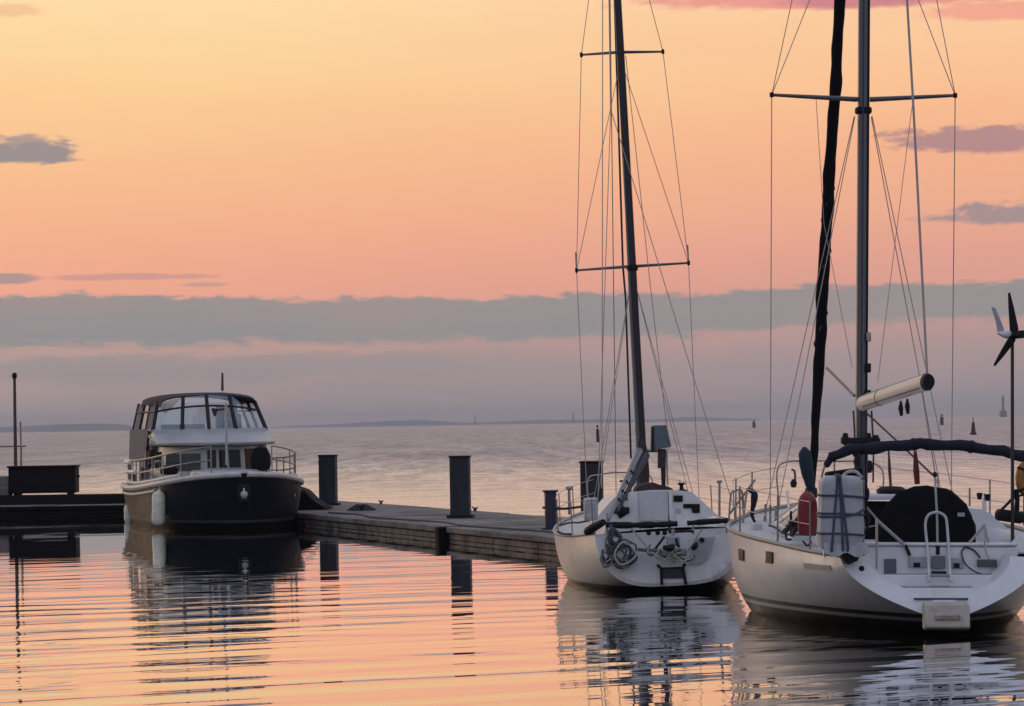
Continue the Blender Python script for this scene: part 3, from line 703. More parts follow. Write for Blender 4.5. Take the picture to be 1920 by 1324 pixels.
for sd_ in (-1, 1):
    for (y0, y1) in ((3.4, 4.3), (4.5, 5.3), (5.5, 6.1)):
        def sp(y, f): 
            wb = 1.46 - (y - 3) * 0.02 if y < 5 else 1.42 - (y - 5) * 0.189; wt = 1.14 - (y - 3) * 0.025 if y < 5 else 1.09 - (y - 5) * 0.161
            z0 = 0.93 + (y - 3) * 0.042; z1 = 1.43 + (y - 3) * 0.022
            return V((sd_ * (wb * 0.985 + (wt - wb * 0.985) * f + 0.006), y, z0 + (z1 - z0) * 0.35 + ((z1 - 0.07) - (z0 + (z1 - z0) * 0.35)) * f))
        b = MB(); A_ = [sp(y0, 0.1), sp(y1, 0.1), sp(y1 - 0.08, 0.88), sp(y0 + 0.08, 0.88)]
        b.prism(A_, (sd_ * 0.012, 0, 0.006)); b.build('cabin_window', pbr('smoke_window', (0.07, 0.07, 0.065), 0.2, spec=0.3), ry)
# companionway
b = MB(); b.span((-0.50, 2.95, 0.9), (0.42, 2.985, 1.52)); b.build('companionway_shade_panel', canvas_k, ry)  # flat black panel stands in for the shade inside the open doorway
b = MB(); b.span((-0.62, 2.84, 1.54), (0.28, 3.7, 1.61)); b.build('sliding_hatch', gel, ry, bevel=0.02)
b = MB(); b.lathe([(0.19, 0), (0.2, 0.05), (0.14, 0.09), (0.0, 0.1)], (-0.12, 3.2, 1.612), 14); b.build('hatch_vent', black, ry)
# steering wheel with black cover
wc = FR.L(1738, 1004, 1.75); r = 0.6
wheel = MB(); ring = []
for k in range(6):
    f = k / 5; rr = r * math.sin(f * math.pi / 2) if k else 0.001
    ring.append((rr, 0.11 * math.cos(f * math.pi / 2)))
prof = []
M90 = Matrix.Rotation(R(90), 3, 'X')
rings = []
nn = 56
jit = [1 + random.uniform(-0.014, 0.018) for _ in range(nn)]
for (rr, dz) in [(0.02, 0.12), (0.2, 0.115), (0.4, 0.10), (0.54, 0.075), (0.60, 0.04), (0.615, 0.0), (0.59, -0.05), (0.3, -0.06), (0.02, -0.06)]:
    ring_ = []
    for k in range(nn):
        a = 2 * math.pi * k / nn; ca, sa = math.cos(a), math.sin(a); jj = jit[k] if rr > 0.5 and sa > 0 else 1
        if sa >= 0: px_, pz_ = rr * jj * math.copysign(abs(ca) ** 0.86, ca), rr * jj * sa
        else: px_, pz_ = rr * math.copysign(min(1.0, abs(ca) * 2.2), ca), rr * max(-0.55, sa * 1.0)
        if ca < 0 and sa > 0: pz_ *= 1 + 0.05 * abs(ca); px_ *= 1.0
        ring_.append(V((wc.x + px_, 1.75 - dz, wc.z + pz_)))
    rings.append(ring_)
sw = MB().rings(rings).build('cockpit_cover', canvas_k, ry)
MB().tube([(wc.x, 2.0, 0.6), (wc.x, 2.0, wc.z + 0.1)], [0.13, 0.1]).build('pedestal', gel, ry)
q = FR.L(1802, 965, 1.62); MB().box(q, (0.09, 0.012, 0.05)).build('cover_patch', grey_gel, ry)
# pushpit, gate hoop, flag staff
def rail(name, pts, r=0.013, mat=steel, sm=True, parent=None):
    P = [FR.L(*p) for p in pts]; P = spline(P, 5) if (sm and len(P) > 2) else P
    return MB().tube(P, r, 7).build(name, mat, parent or ry)
rail('ladder_rail', [(1743, 1090, 0.62), (1739, 1030, 0.85), (1735, 985, 0.9), (1740, 967, 0.9), (1751, 961, 0.9), (1763, 962, 0.9), (1773, 970, 0.9), (1776, 988, 0.9), (1779, 1030, 0.85), (1782, 1090, 0.62)], 0.017, pbr('white_tube', (0.6, 0.6, 0.6), 0.35))
for yy in (1080, 1100, 1112): rail('ladder_step', [(1744, yy, 0.60), (1781, yy, 0.60)], 0.012)
rail('flag_staff', [(1753, 893, 1.0), (1757, 968, 0.95), (1758, 1038, 0.92)], 0.014, pbr('staff_green', (0.36, 0.42, 0.40), 0.5))
MB().lathe([(0.0, -0.02), (0.03, 0), (0.025, 0.04), (0.0, 0.06)], FR.L(1753, 893, 1.0), 8).build('staff_knob', black, ry)
rail('staff_socket', [(1758, 1020, 0.92), (1758, 1040, 0.91)], 0.03, black)
rail('pushpit_rail', [(1618, 944, 1.0), (1632, 960, 0.95), (1645, 975, 0.9)], 0.016)
rail('pushpit_rail', [(1645, 976, 0.9), (1703, 1028, 0.86)], 0.021, pbr('rail_sleeve', (0.38, 0.36, 0.35), 0.6), sm=False)
rail('sleeve_end', [(1698, 1022, 0.86), (1706, 1042, 0.85)], 0.022, black, sm=False)
rail('pushpit_post', [(1644, 972, 0.9), (1644, 1066, 0.55)], 0.016, wire)
rail('pushpit_rail', [(1618, 990, 0.95), (1645, 985, 0.9)], 0.010, wire)
rail('pushpit_rail', [(1846, 984, 0.95), (1828, 1006, 0.92), (1810, 1025, 0.9)], 0.017, wire)
rail('pushpit_post', [(1846, 984, 0.95), (1848, 1030, 0.75), (1855, 1050, 0.6)], 0.013, wire)
rail('pushpit_rail', [(1846, 984, 0.95), (1853, 1015, 0.95), (1868, 1034, 0.95), (1895, 1036, 1.1), (1925, 1037, 1.3)], 0.012, wire)
rail('stern_line', [(1810, 1025, 0.88), (1803, 1037, 0.88), (1812, 1060, 0.84), (1838, 1076, 0.8), (1866, 1075, 0.8), (1886, 1060, 0.85), (1890, 1046, 0.9)], 0.010, rope_d)
rail('stern_line', [(1810, 1025, 0.88), (1826, 1032, 0.88), (1838, 1046, 0.86)], 0.012, rope_d)
# port rails and stanchions along the side deck
for i, y in enumerate((1.3, 2.6, 4.4, 6.2, 7.8)):
    for sd_ in (-1, 1):
        p = RH.pt(y, 0, sd_); x = p.x - sd_ * 0.06
        MB().tube([(x, p.y, p.z), (x, p.y, p.z + 0.62)], 0.012, 7).build('stanchion', steel, ry)
for sd_ in (-1, 1):
    for hz_ in (0.33, 0.61):
        MB().tube([(p.x - sd_ * 0.06, p.y, p.z + hz_) for p in RH.edge(sd_, 1.3, 9.2, 24)], 0.006, 5).build('lifeline', wire, ry)
# bow pulpit
for sd_ in (-1, 1):
    p0 = RH.pt(9.2, 0, sd_); p1 = RH.pt(10.1, 0, sd_)
    MB().tube(spline([(p0.x, p0.y, p0.z), (p0.x * 1.0, p0.y + 0.1, p0.z + 0.62), (p1.x, p1.y - 0.1, p1.z + 0.64), (0, 10.3, p1.z + 0.64)], 6), 0.013, 7).build('pulpit', steel, ry)
    MB().tube([p1, p1 + V((0, -0.1, 0.64))], 0.013, 7).build('pulpit_leg', steel, ry)
# hull windows (port side forward) and faint hull plate
def on_hull(name, px, py, w, h, mat, skew=0.0):
    """small pane lying on the port topside where the photo shows it"""
    best = None
    for i in range(120):
        y = 0.6 + 7 * i / 120
        for k in range(40):
            p = RH.pt(y, 1.2 * k / 40, -1); wp = FR.W(p) - CP; l = CM.transposed() @ wp
            qx = 960 + F * l.x / -l.z; qy = 662 - F * l.y / -l.z
            d = (qx - px) ** 2 + (qy - py) ** 2
            if best is None or d < best[0]: best = (d, y, 1.2 * k / 40)
    _, y, th = best; b = MB(); a = []
    zspan = RH.pt(y, 0, -1).z - cr(RH.st, y)[2]
    for (dy, dz) in ((-w / 2, h / 2), (w / 2, h / 2), (w / 2, -h / 2), (-w / 2, -h / 2)):
        yy = y + dy - skew * dz; s_ = math.sin(th) - dz / zspan
        p = RH.pt(yy, math.asin(max(-1, min(1, s_))), -1); a.append(p)
    nrm = (a[1] - a[0]).cross(a[3] - a[0]).normalized()
    if nrm.x > 0: nrm = -nrm
    b.prism([p + nrm * 0.004 for p in a], nrm * 0.012); return b.build(name, mat, ry)
for (px, py) in ((1391, 1041), (1443, 1047)):
    fr_ = on_hull('hull_window', px, py, 0.26 if px > 1400 else 0.3, 0.15, pbr('window_brown', (0.012, 0.007, 0.007), 0.5, spec=0.1), 0.5)
on_hull('name_plate', 1532, 1062, 0.95, 0.06, pbr('plate_grey', (0.40, 0.38, 0.36), 0.5), 0.3)
# mast and rig
MY = 6.4
mf = FR.L(1614, 900, MY)
MBX = V((mf.x, MY, 1.42)); MTOP = V((mf.x + 0.02, MY - 0.25, 15.6))
def mp(z): return MBX + (MTOP - MBX) * ((z - MBX.z) / (MTOP.z - MBX.z))
mast = MB().tube([MBX, mp(5), mp(10), MTOP], [0.082, 0.082, 0.080, 0.07], 14).build('mast', alu, ry)
MB().tube([mp(1.6) + V((0.058, -0.055, 0)), mp(8) + V((0.058, -0.055, 0)), mp(15) + V((0.05, -0.05, 0))], 0.02, 6).build('sail_track', black, mast)
MB().tube([mp(1.6) + V((-0.02, -0.105, 0)), mp(15) + V((-0.02, -0.09, 0))], 0.012, 6).build('halyard', rope_d, mast)
MB().box(mp(6.88), (0.22, 0.19, 0.10)).build('shroud_tang', black, mast, bevel=0.03)
spz = FR.L(1620, 188, MY).z
tips = {}
for sd_, px, py in ((-1, 1447, 178), (1, 1791, 179)):
    tip = FR.L(px, py, MY - 0.35); tips[sd_] = tip
    root = mp(spz) + V((sd_ * 0.09, 0, 0))
    MB().tube([root, (root + tip) / 2, tip], [0.036, 0.03, 0.022], 8).build('spreader', alu, mast)
    MB().lathe([(0.0, -0.04), (0.03, -0.03), (0.03, 0.03), (0, 0.04)], tip, 8).build('spreader_boot', black, mast)
WR = 0.0065
def stay(name, pts, r=WR, mat=wire, parent=None): return MB().tube([V(p) for p in pts], r, 6).build(name, mat, parent or ry)
for sd_ in (-1, 1):
    ch = RH.pt(MY - 0.4, 0, sd_) + V((-sd_ * 0.12, 0, 0)); ch2 = RH.pt(MY - 1.0, 0, sd_) + V((-sd_ * 0.18, 0, 0)); ch3 = RH.pt(MY + 0.3, 0, sd_) + V((-sd_ * 0.18, 0, 0))
    up2 = tips[sd_] * 0.25 + mp(12) * 0.75; up2.z = 11.2
    chx = FR.L(1444 if sd_ < 0 else 1783, 985, MY - 0.4)
    stay('shroud', [chx, tips[sd_]], 0.0075)
    stay('shroud', [tips[sd_], mp(11.3) + V((sd_ * 0.42, -0.1, 0))])
    stay('shroud', [tips[sd_], mp(10.2) + V((sd_ * 0.06, 0, 0))])
    stay('shroud', [chx + V((0.02 * sd_, -0.55, -0.02)), mp(6.8) + V((sd_ * 0.12, -0.02, 0))], 0.007)
    stay('shroud', [chx + V((0.04 * sd_, 0.5, 0)), mp(6.8) + V((sd_ * 0.12, 0.05, 0))], 0.007)
    for dy in (0, -0.55, 0.5):
        MB().tube([chx + V((0, dy, -0.12)), chx + V((0, dy, 0.28))], 0.016, 6).build('turnbuckle', steel, ry)
# furled genoa
fb = FR.L(1521, 880, 10.05); ft = mp(15.0)
fb = V((fb.x, 10.05, 1.45))
gen = MB(); rings = []; NG = 260
for k in range(NG + 1):
    f = k / NG; p = fb.lerp(ft, f)
    r0 = (0.045 + 0.040 * min(1, f * 6)) * (1 - 0.35 * max(0, f - 0.3)) * (1 + 0.05 * math.sin(f * 61) + 0.04 * math.sin(f * 143 + 1))
    off = V((math.sin(f * 47) * 0.005 + math.sin(f * 17) * 0.006, 0, 0)); ph_ = f * 95
    rings.append([p + off + V((math.cos(a) * r0 * (1 + 0.13 * max(0, math.sin(a - ph_)) ** 3), math.sin(a) * r0 * (1 + 0.13 * max(0, math.sin(a - ph_)) ** 3), 0)) for a in [2 * math.pi * q / 14 for q in range(14)]])
gen.rings(rings); go = gen.build('furled_genoa', canvas_k, ry, smooth=70)
MB().tube([fb.lerp(ft, f_ / 60) + V((0.085 * math.cos(f_ * 1.55), 0.085 * math.sin(f_ * 1.55), 0)) for f_ in range(8, 22)], 0.012, 6).build('sheet_wrap', rope_d, go)
MB().lathe([(0.09, -0.06), (0.1, 0), (0.09, 0.1), (0.03, 0.12)], fb, 12).build('furler_drum', black, ry)
# boom
b0 = FR.L(1617, 757, MY - 0.12); b1 = FR.L(1737, 717, 2.55)
d = (b1 - b0).normalized()
boom = MB().tube([b0, b1], 0.086, 14, flat=1.25).build('boom', boom_m, ry)
MB().tube([b0 + d * 0.3 + V((-0.066, -0.03, -0.06)), b1 - d * 0.15 + V((-0.066, -0.03, -0.06))], 0.012, 6).build('boom_groove', alu, boom)
MB().tube([b0 + d * 0.2 + V((0, 0, 0.11)), b1 + V((0, 0, 0.107))], 0.016, 6).build('sail_track', alu, boom)
for f in (0.30,):
    q_ = b0.lerp(b1, f); MB().tube([q_ - d * 0.02, q_ + d * 0.02], 0.092, 14, flat=1.22).build('boom_band', alu, boom)
MB().tube([b1, b1 + d * 0.05, b1 + d * 0.14], [0.086, 0.092, 0.075], 14, flat=1.25).build('boom_cap', black, boom)
MB().tube([b0 - d * 0.02, b0 + d * 0.25], 0.055, 8).build('gooseneck', black, boom)
for k, f in enumerate((0.62, 0.72)):
    p = b0.lerp(b1, f) + V((0, 0, -0.13)); MB().tube([p, p + V((0, 0, -0.10)), p + V((0.01, 0, -0.2))], [0.012, 0.035, 0.02], 8).build('block', black, boom)
stay('topping_lift', [b1 + V((0, -0.05, 0.1)), FR.L(1712, 190, 3.8), FR.L(1700, -10, 4.3), MTOP], 0.017)
stay('mainsheet', [b1 + V((0, 0.3, -0.12)), FR.L(1756, 905, 2.6)], 0.009)
stay('vang', [b0 + V((0.03, -0.1, -0.12)), FR.L(1672, 818, 5.0), FR.L(1748, 890, 3.2)], 0.014, rope_d)
stay('flag_halyard', [FR.L(1710, 200, MY - 0.3), FR.L(1646, 715, MY - 0.2)], 0.005)
stay('flag_halyard', [FR.L(1530, 184, MY - 0.2), FR.L(1545, 420, MY - 0.2), FR.L(1598, 690, MY - 0.2)], 0.005)
stay('spinnaker_pole', [FR.L(1550, 690, 8.2), FR.L(1602, 742, MY + 0.2)], 0.020, alu)
for yy in (740, 690, 632):
    p = FR.L(1628, yy, MY - 0.12); MB().box(p, (0.07, 0.08, 0.13)).build('mast_cleat', steel if yy == 632 else black, mast, bevel=0.015)
p = FR.L(1612, 826, MY - 0.2)
MB().tube([FR.L(1577, 826, MY - 0.2), FR.L(1650, 828, MY - 0.2)], 0.045, 8).build('pin_rail', black, ry)
for px, py in ((1585, 824), (1628, 824), (1643, 828), (1604, 846), (1630, 876), (1607, 866)):
    p = FR.L(px, py, MY - 0.22); MB().tube([p + V((0, 0, -0.08)), p, p + V((0.0, 0, 0.09))], [0.03, 0.055, 0.03], 8).build('mast_winch', black, ry)
for px in (1600, 1622, 1634):
    MB().tube([FR.L(px, 770, MY - 0.14), FR.L(px + 4, 840, MY - 0.16), FR.L(px + 3, 905, MY - 0.2)], 0.014, 6).build('hanging_line', rope_d, ry)
# rolled bimini on its hoop
def bim(px, py): return FR.L(px, py, 1.5)
hoop = spline([bim(1543, 925), bim(1541, 895), bim(1550, 868), bim(1575, 847), bim(1640, 836), bim(1740, 829), bim(1840, 836), bim(1905, 848), bim(1950, 870), bim(1962, 905), bim(1962, 940)], 6)
MB().tube(hoop, 0.014, 7).build('bimini_hoop', steel, ry)
cv = spline([bim(1547, 874), bim(1556, 860), bim(1572, 849), bim(1600, 841), bim(1650, 837), bim(1700, 832), bim(1740, 831), bim(1800, 834), bim(1860, 841), bim(1900, 849), bim(1935, 857), bim(1950, 868)], 6)
rs_ = [(0.03 if k == 0 else min(0.072, 0.035 + 0.0022 * k)) * (1 + 0.06 * math.sin(k * 0.9) + random.uniform(-0.07, 0.07)) for k in range(len(cv))]
cv = [p + V((0, 0, -0.022 * abs(math.sin(k * 0.37)))) for k, p in enumerate(cv)]
rs_[-1] = 0.04
MB().tube(cv, rs_, 10).build('rolled_bimini', canvas_n, ry)
for k in (8, 20, 32, 44):
    MB().tube([cv[k] + (cv[k + 1] - cv[k]).normalized() * -0.02, cv[k] + (cv[k + 1] - cv[k]).normalized() * 0.02], rs_[k] + 0.008, 10).build('bimini_strap', black, ry)
# furled flags and staffs showing beyond the cockpit
def staff(name, px, y0, y1, yl, mat, r0, sub=None):
    return MB().tube([FR.L(px + 4, y1, yl), FR.L(px + 2, (y0 * 0.4 + y1 * 0.6), yl), FR.L(px, y0, yl)], [r0, r0 * 1.2, r0 * 0.6], 8).build(name, mat, ry)
staff('furled_flag', 1716, 846, 908, 3.4, red_dk, 0.035)
staff('boat_hook', 1666, 838, 912, 3.6, wood, 0.018)
# rail-hung bundle beside the raft
b = MB(); b.tube(spline([FR.L(1508, 838, 3.0), FR.L(1510, 858, 3.0), FR.L(1514, 885, 3.0), FR.L(1520, 912, 3.0), FR.L(1522, 925, 3.0)], 4), [0.02, 0.05, 0.075, 0.085, 0.085, 0.09, 0.09, 0.085, 0.085, 0.08, 0.07, 0.07, 0.06, 0.06, 0.05, 0.05, 0.04], 10)
o = b.build('rolled_flag', canvas_t); o.matrix_world = FR.M
tag(o, 'dark teal rolled flag standing upright between furled genoa and life raft', 'flag')
MB().tube([FR.L(1508, 838, 3.0), FR.L(1524, 1000, 3.0)], 0.012, 6).build('staff', wood, o)

# life raft valise on the port quarter
def raft():
    cx_ = FR.L(1576, 962, 0.42); root = thing('life_raft', 'white life raft valise in dark webbing hung on the port stern rail', 'life raft', FR.W((cx_.x, cx_.y, cx_.z)), RROT)
    w, dpt, h = 0.54, 0.36, 0.90
    nx, nz, ny = 10, 14, 6
    def sp(u, v_, k=5.0):
        # superellipsoid surface
        cu, su, cv_, sv = math.cos(u), math.sin(u), math.cos(v_), math.sin(v_)
        p = lambda a, e: math.copysign(abs(a) ** e, a)
        e1, e2 = 0.28, 0.32
        return V((w / 2 * p(cv_, e1) * p(cu, e2), dpt / 2 * p(cv_, e1) * p(su, e2), h / 2 * p(sv, e1)))
    b = MB(); rings = []
    for i in range(29):
        v_ = -math.pi / 2 + math.pi * i / 28; ring = []
        for j in range(48):
            q = sp(2 * math.pi * j / 48, v_)
            s_ = 1 + 0.025 * math.sin(q.z * 21) + random.uniform(-0.006, 0.006) - 0.02 * math.cos(q.x * 28)
            q = V((q.x * s_, q.y * s_, q.z))
            q.x *= 1 - 0.05 * (q.z / h + 0.5); ring.append(q)
        rings.append(ring)
    cov = b.rings(rings).build('cover', canvas_w, root, smooth=80)
    def strap(pts, wd=0.026):
        m = MB(); m.tube(pts, wd, 6, flat=0.4); m.build('strap', strap_m, root)
    for zz, tilt in ((0.215, -0.02), (0.0, -0.015), (-0.04, 0.10), (-0.24, -0.02)):
        pts = []
        for j in range(49):
            a = 2 * math.pi * j / 48; q = sp(a, math.asin(max(-1, min(1, 2 * zz / h))) * 0.2); q.z = zz + tilt * (max(0, q.x) / (w / 2)) ** (2 if tilt > 0.05 else 1)
            q.x *= 1.03 * (1 - 0.05 * (q.z / h + 0.5)); q.y *= 1.05; pts.append(q)
        m = MB(); m.tube(pts, 0.014, 6); m.build('strap', strap_m, root)
    for (xt, xb_) in ((-0.07, -0.13), (-0.03, 0.06), (-0.035, 0.0)):
        yf = -dpt / 2 * 1.06
        m = MB(); m.tube(spline([(xt, -0.02, h / 2 + 0.012), (xt, yf * 0.9, h / 2 * 0.985), (xt, yf, h / 2 * 0.8), ((xt + xb_) / 2, yf * 1.0, 0), (xb_, yf, -h / 2 * 0.86), (xb_, yf * 0.8, -h / 2 * 1.01), (xb_, 0, -h / 2 - 0.012)], 6), 0.015, 6)
        m.build('strap', strap_m, root)
    # flap hanging below, dark bracket
    m = MB(); a = []; c2 = []
    for k in range(13):
        x = -w / 2 * 0.86 + w * 0.98 * k / 12; a.append(V((x, -dpt / 2 * 0.93, -h / 2 + 0.10))); c2.append(V((x * 1.05 + 0.02, -dpt / 2 * 1.05 - 0.02 * math.sin(k * 1.9), -h / 2 - 0.02 - 0.055 * math.sin(k * 0.55) ** 2)))
    m.quadstrip(a, c2); m.quadstrip([p + V((0, 0.012, 0)) for p in a], [p + V((0, 0.012, 0)) for p in c2]); m.build('bottom_flap', canvas_w, root)
    m = MB(); m.prism([(-0.02, -0.12, -h / 2 - 0.03), (0.24, -0.12, -h / 2 - 0.03), (0.19, -0.12, -h / 2 - 0.12), (0.08, -0.12, -h / 2 - 0.17), (0.02, -0.12, -h / 2 - 0.10)], (0, 0.28, 0)); m.build('bracket', black, root, bevel=0.02)
    m = MB(); m.tube(spline([(w / 2 + 0.03, -0.02, h / 2 - 0.02), (w / 2 + 0.045, -0.04, 0.24), (w / 2 + 0.03, -0.03, 0.12), (w / 2 + 0.04, -0.03, -0.02), (w / 2 + 0.05, -0.04, -0.16), (w / 2 - 0.01, -0.06, -0.26)], 5), [0.012] * 4 + [0.03] * 5 + [0.016] * 5 + [0.035] * 5 + [0.018] * 4 + [0.014] * 3, 8); m.build('release_line', canvas_n, root)
raft()
# dark bag with pale hose lying above the raft
b = MB(); p0 = FR.L(1585, 890, 1.5)
r_ = Matrix.Rotation(R(-8), 3, 'Y')
b.box(p0 + V((-0.02, 0, 0.0)), (0.44, 0.3, 0.12), r_)
o = b.build('gear_bag', canvas_k, bevel=0.03); o.matrix_world = FR.M
tag(o, 'flat black gear bag above the white life raft', 'bag')
b = MB(); b.tube(spline([FR.L(1580, 893, 1.3), FR.L(1590, 885, 1.3), FR.L(1605, 885, 1.3), FR.L(1616, 896, 1.3)], 6), 0.022, 8); ho = b.build('hose', rope_l, o)
# support for bag and raft: quarter rail
MB().tube([FR.L(1545, 900, 0.72), FR.L(1620, 905, 0.72)], 0.014, 7).build('pushpit_rail', steel, ry)
for px in (1546, 1619): MB().tube([FR.L(px, 900, 0.72), FR.L(px, 1045, 0.72)], 0.014, 7).build('pushpit_post', steel, ry)
# red lifebuoy (horseshoe) left of the raft
def horseshoe():
    c_ = FR.L(1514, 965, 2.2); root = thing('lifebuoy', 'red horseshoe lifebuoy hung left of the white life raft', 'lifebuoy', FR.W(c_), (0, R(4), R(3) + R(62)))
    pts = spline([(-0.13, 0, -0.25), (-0.16, 0, -0.05), (-0.14, 0, 0.15), (0, 0, 0.22), (0.14, 0, 0.15), (0.16, 0, -0.05), (0.13, 0, -0.25)], 5)
    MB().tube(pts, 0.072, 12).build('float', red_m, root)
    for k in (15,): MB().tube([pts[k] - (pts[k + 1] - pts[k]).normalized() * 0.03, pts[k] + (pts[k + 1] - pts[k]).normalized() * 0.03], 0.076, 12).build('reflective_band', pbr('pale_band', (0.34, 0.10, 0.05), 0.5), root)
    MB().tube([(-0.15, 0, -0.34), (0, 0, -0.40), (0.15, 0, -0.34)], 0.012, 6).build('strap', black, root)
horseshoe()
# black lines, cleats and blocks heaped on the port side deck
b = MB()
for k in range(7):
    a = random.uniform(0, 6); cx, cy = 1494 + random.uniform(-10, 16), 985 + random.uniform(-12, 14)
    b.tube(spline([FR.L(cx + random.uniform(-16, 16), cy + random.uniform(-20, 20), 2.4 + random.uniform(-.2, .2)) for _ in range(5)], 5), 0.018, 6)
o = b.build('rope_heap', rope_d); o.matrix_world = FR.M; tag(o, 'tangled dark rope on the port side deck under the red lifebuoy', 'rope')
o = MB().tube(spline([FR.L(1442, 985, 4.6), FR.L(1455, 990, 4.2), FR.L(1470, 1001, 3.6), FR.L(1490, 1002, 3.0), FR.L(1520, 1003, 2.4)], 6), 0.016, 6).build('genoa_sheet', rope_d, ry)
# white buoyancy cushion / folded cloth near port shrouds
o = MB().span(FR.L(1407, 980, 5.2), FR.L(1430, 1006, 4.9)).build('weather_cloth', pbr('pale_lilac', (0.5, 0.5, 0.56), 0.7), ry, bevel=0.02)
# low stanchion/gear silhouettes forward on the port side
for (px, py0, py1, yy) in ((1350, 905, 985, 9.4), (1402, 905, 985, 8.6), (1470, 870, 960, 7.5), (1480, 905, 955, 6.8)):
    pass
def gate(px0, px1, py0, py1, yl):
    MB().tube(spline([FR.L(px0, py1, yl), FR.L(px0 + 4, py0 + 8, yl), FR.L(px0 + 10, py0, yl), FR.L(px1, py0 + 1, yl), FR.L(px1 + 2, py1, yl)], 5), 0.013, 7).build('boarding_gate', steel, ry)
gate(1366, 1392, 922, 985, 6.6)
MB().tube([FR.L(1367, 965, 6.6), FR.L(1416, 899, 6.4)], 0.016, 7).build('gate_stay', wire, ry)
MB().tube([FR.L(1401, 915, 6.4), FR.L(1392, 985, 6.4)], 0.016, 7).build('stanchion', wire, ry)
MB().tube(spline([FR.L(1403, 918, 6.4), FR.L(1414, 925, 6.4), FR.L(1413, 945, 6.4), FR.L(1410, 965, 6.4), FR.L(1418, 985, 6.4)], 4), [0.02, .03, .035, .04, .045, .05, .05, .045, .04, .035, .03, .03, .025, .025, .02, .02, .02], 8).build('lashed_bundle', canvas_n, ry)
MB().lathe([(0, -0.05), (0.035, -0.04), (0.05, 0.02), (0.02, 0.07)], FR.L(1488, 908, 6.0), 8).build('winch', black, ry)
MB().tube(spline([FR.L(1484, 880, 6.0), FR.L(1490, 885, 6.0), FR.L(1491, 905, 6.0)], 4), 0.018, 6).build('winch_handle', alu, ry)
MB().tube([FR.L(1476, 920, 5.8), FR.L(1480, 960, 5.6)], 0.02, 6).build('cowl_vent', gel, ry)

# wind generator on the starboard quarter
pz = FR.L(1899, 640, 1.1)
wg_root = FR.W((pz.x, 1.1, 0.86))
wg = thing('wind_generator', 'three bladed wind generator with white tail on a dark pole at the yacht stern', 'wind generator', wg_root, RROT)
def WL(px, py, yl=1.1): return FR.L(px, py, yl) - V((pz.x, 1.1, 0.86))
hubp = WL(1898, 628)
MB().tube([(0, 0, 0), (hubp.x, 0, hubp.z)], 0.022, 8).build('pole', alu_d, wg)
nac = MB().tube(spline([WL(1870, 624), WL(1882, 627), WL(1896, 628), WL(1912, 628), WL(1926, 628)], 4), [0.012, .02, .028, .036, .042, .046, .05, .052, .052, .05, .05, .048, .045, .04, .035, .03, .02], 12).build('nacelle', gel, wg)
b = MB(); b.prism([WL(1871, 627), WL(1868, 606), WL(1859, 576), WL(1866, 577), WL(1876, 600), WL(1884, 622)], (0, 0.014, 0)); b.build('tail_fin', pbr('fin_white', (0.42, 0.40, 0.46), 0.5), nac)
def blade(tipx, tipy):
    t_ = WL(tipx, tipy, 0.98); h_ = WL(1903, 628, 0.98); d_ = (t_ - h_); L_ = d_.length; d_.normalize(); s_ = d_.cross(V((0, 1, 0)))
    b = MB(); rings = []
    for f, c_, tw in ((0.0, 0.02, 0.9), (0.12, 0.055, 0.8), (0.3, 0.048, 0.55), (0.65, 0.034, 0.35), (1.0, 0.014, 0.2)):
        o_ = h_ + d_ * (L_ * f); ax = s_ * math.cos(tw * 0.5) + V((0, 1, 0)) * math.sin(tw * 0.5); ay = d_.cross(ax)
        rings.append([o_ + ax * (c_ * math.cos(k * math.pi / 4)) + ay * (c_ * 0.22 * math.sin(k * math.pi / 4)) for k in range(8)])
    b.rings(rings).build('blade', black, wg)
blade(1892, 549); blade(1864, 686); blade(1977, 622)
MB().lathe([(0.05, 0), (0.045, 0.04), (0.02, 0.07), (0.0, 0.075)], WL(1903, 628, 0.99), 12, Matrix.Rotation(R(90), 3, 'X')).build('spinner', black, wg)

# outboard motor and yellow horseshoe at the starboard quarter, frame edge
om = FR.L(1890, 968, 1.3)
ob = thing('outboard_motor', 'black outboard motor laid on the starboard quarter at the right frame edge', 'outboard motor', FR.W(om), RROT)
MB().box((0.02, 0, 0.0), (0.34, 0.26, 0.15), Matrix.Rotation(R(8), 3, 'Y')).build('cowl', black, ob, bevel=0.05)
MB().tube([(0.14, 0, 0), (0.32, 0, -0.05), (0.5, 0, -0.10)], [0.07, 0.05, 0.06], 8).build('shaft', black, ob)
MB().tube([(-0.14, 0, 0.02), (0.0, 0, 0.16), (0.07, 0, 0.24)], 0.017, 8).build('tiller', black, ob)
MB().tube([(0.11, 0.02, 0.02), (0.12, 0.02, 0.2), (0.09, 0.02, 0.33)], [0.035, 0.03, 0.05], 8).build('clamp', black, ob)
MB().tube(spline([(0.1, 0, 0.22), (0.17, 0, 0.26), (0.35, 0, 0.26)], 4), 0.016, 6).build('handle', black, ob)
lb = FR.L(1927, 898, 1.4)
lr_ = thing('lifebuoy', 'amber lifebuoy half cut by the right frame edge above the outboard motor', 'lifebuoy', FR.W(lb), (R(90), 0, R(3)))
pts = [(0.13 * math.cos(a) * 0.75, 0.17 * math.sin(a), 0) for a in [i * math.pi / 12 for i in range(25)]]
MB().tube(pts, 0.06, 10).build('ring', amber, lr_)
for k in (3, 9, 15, 21): MB().tube([V(pts[k]) - (V(pts[k + 1]) - V(pts[k])) * 0.4, V(pts[k]) + (V(pts[k + 1]) - V(pts[k])) * 0.4], 0.064, 10).build('band', black, lr_)
MB().tube([FR.L(1921, 880, 1.45), FR.L(1921, 985, 1.45)], 0.02, 7).build('pushpit_post', steel, ry)
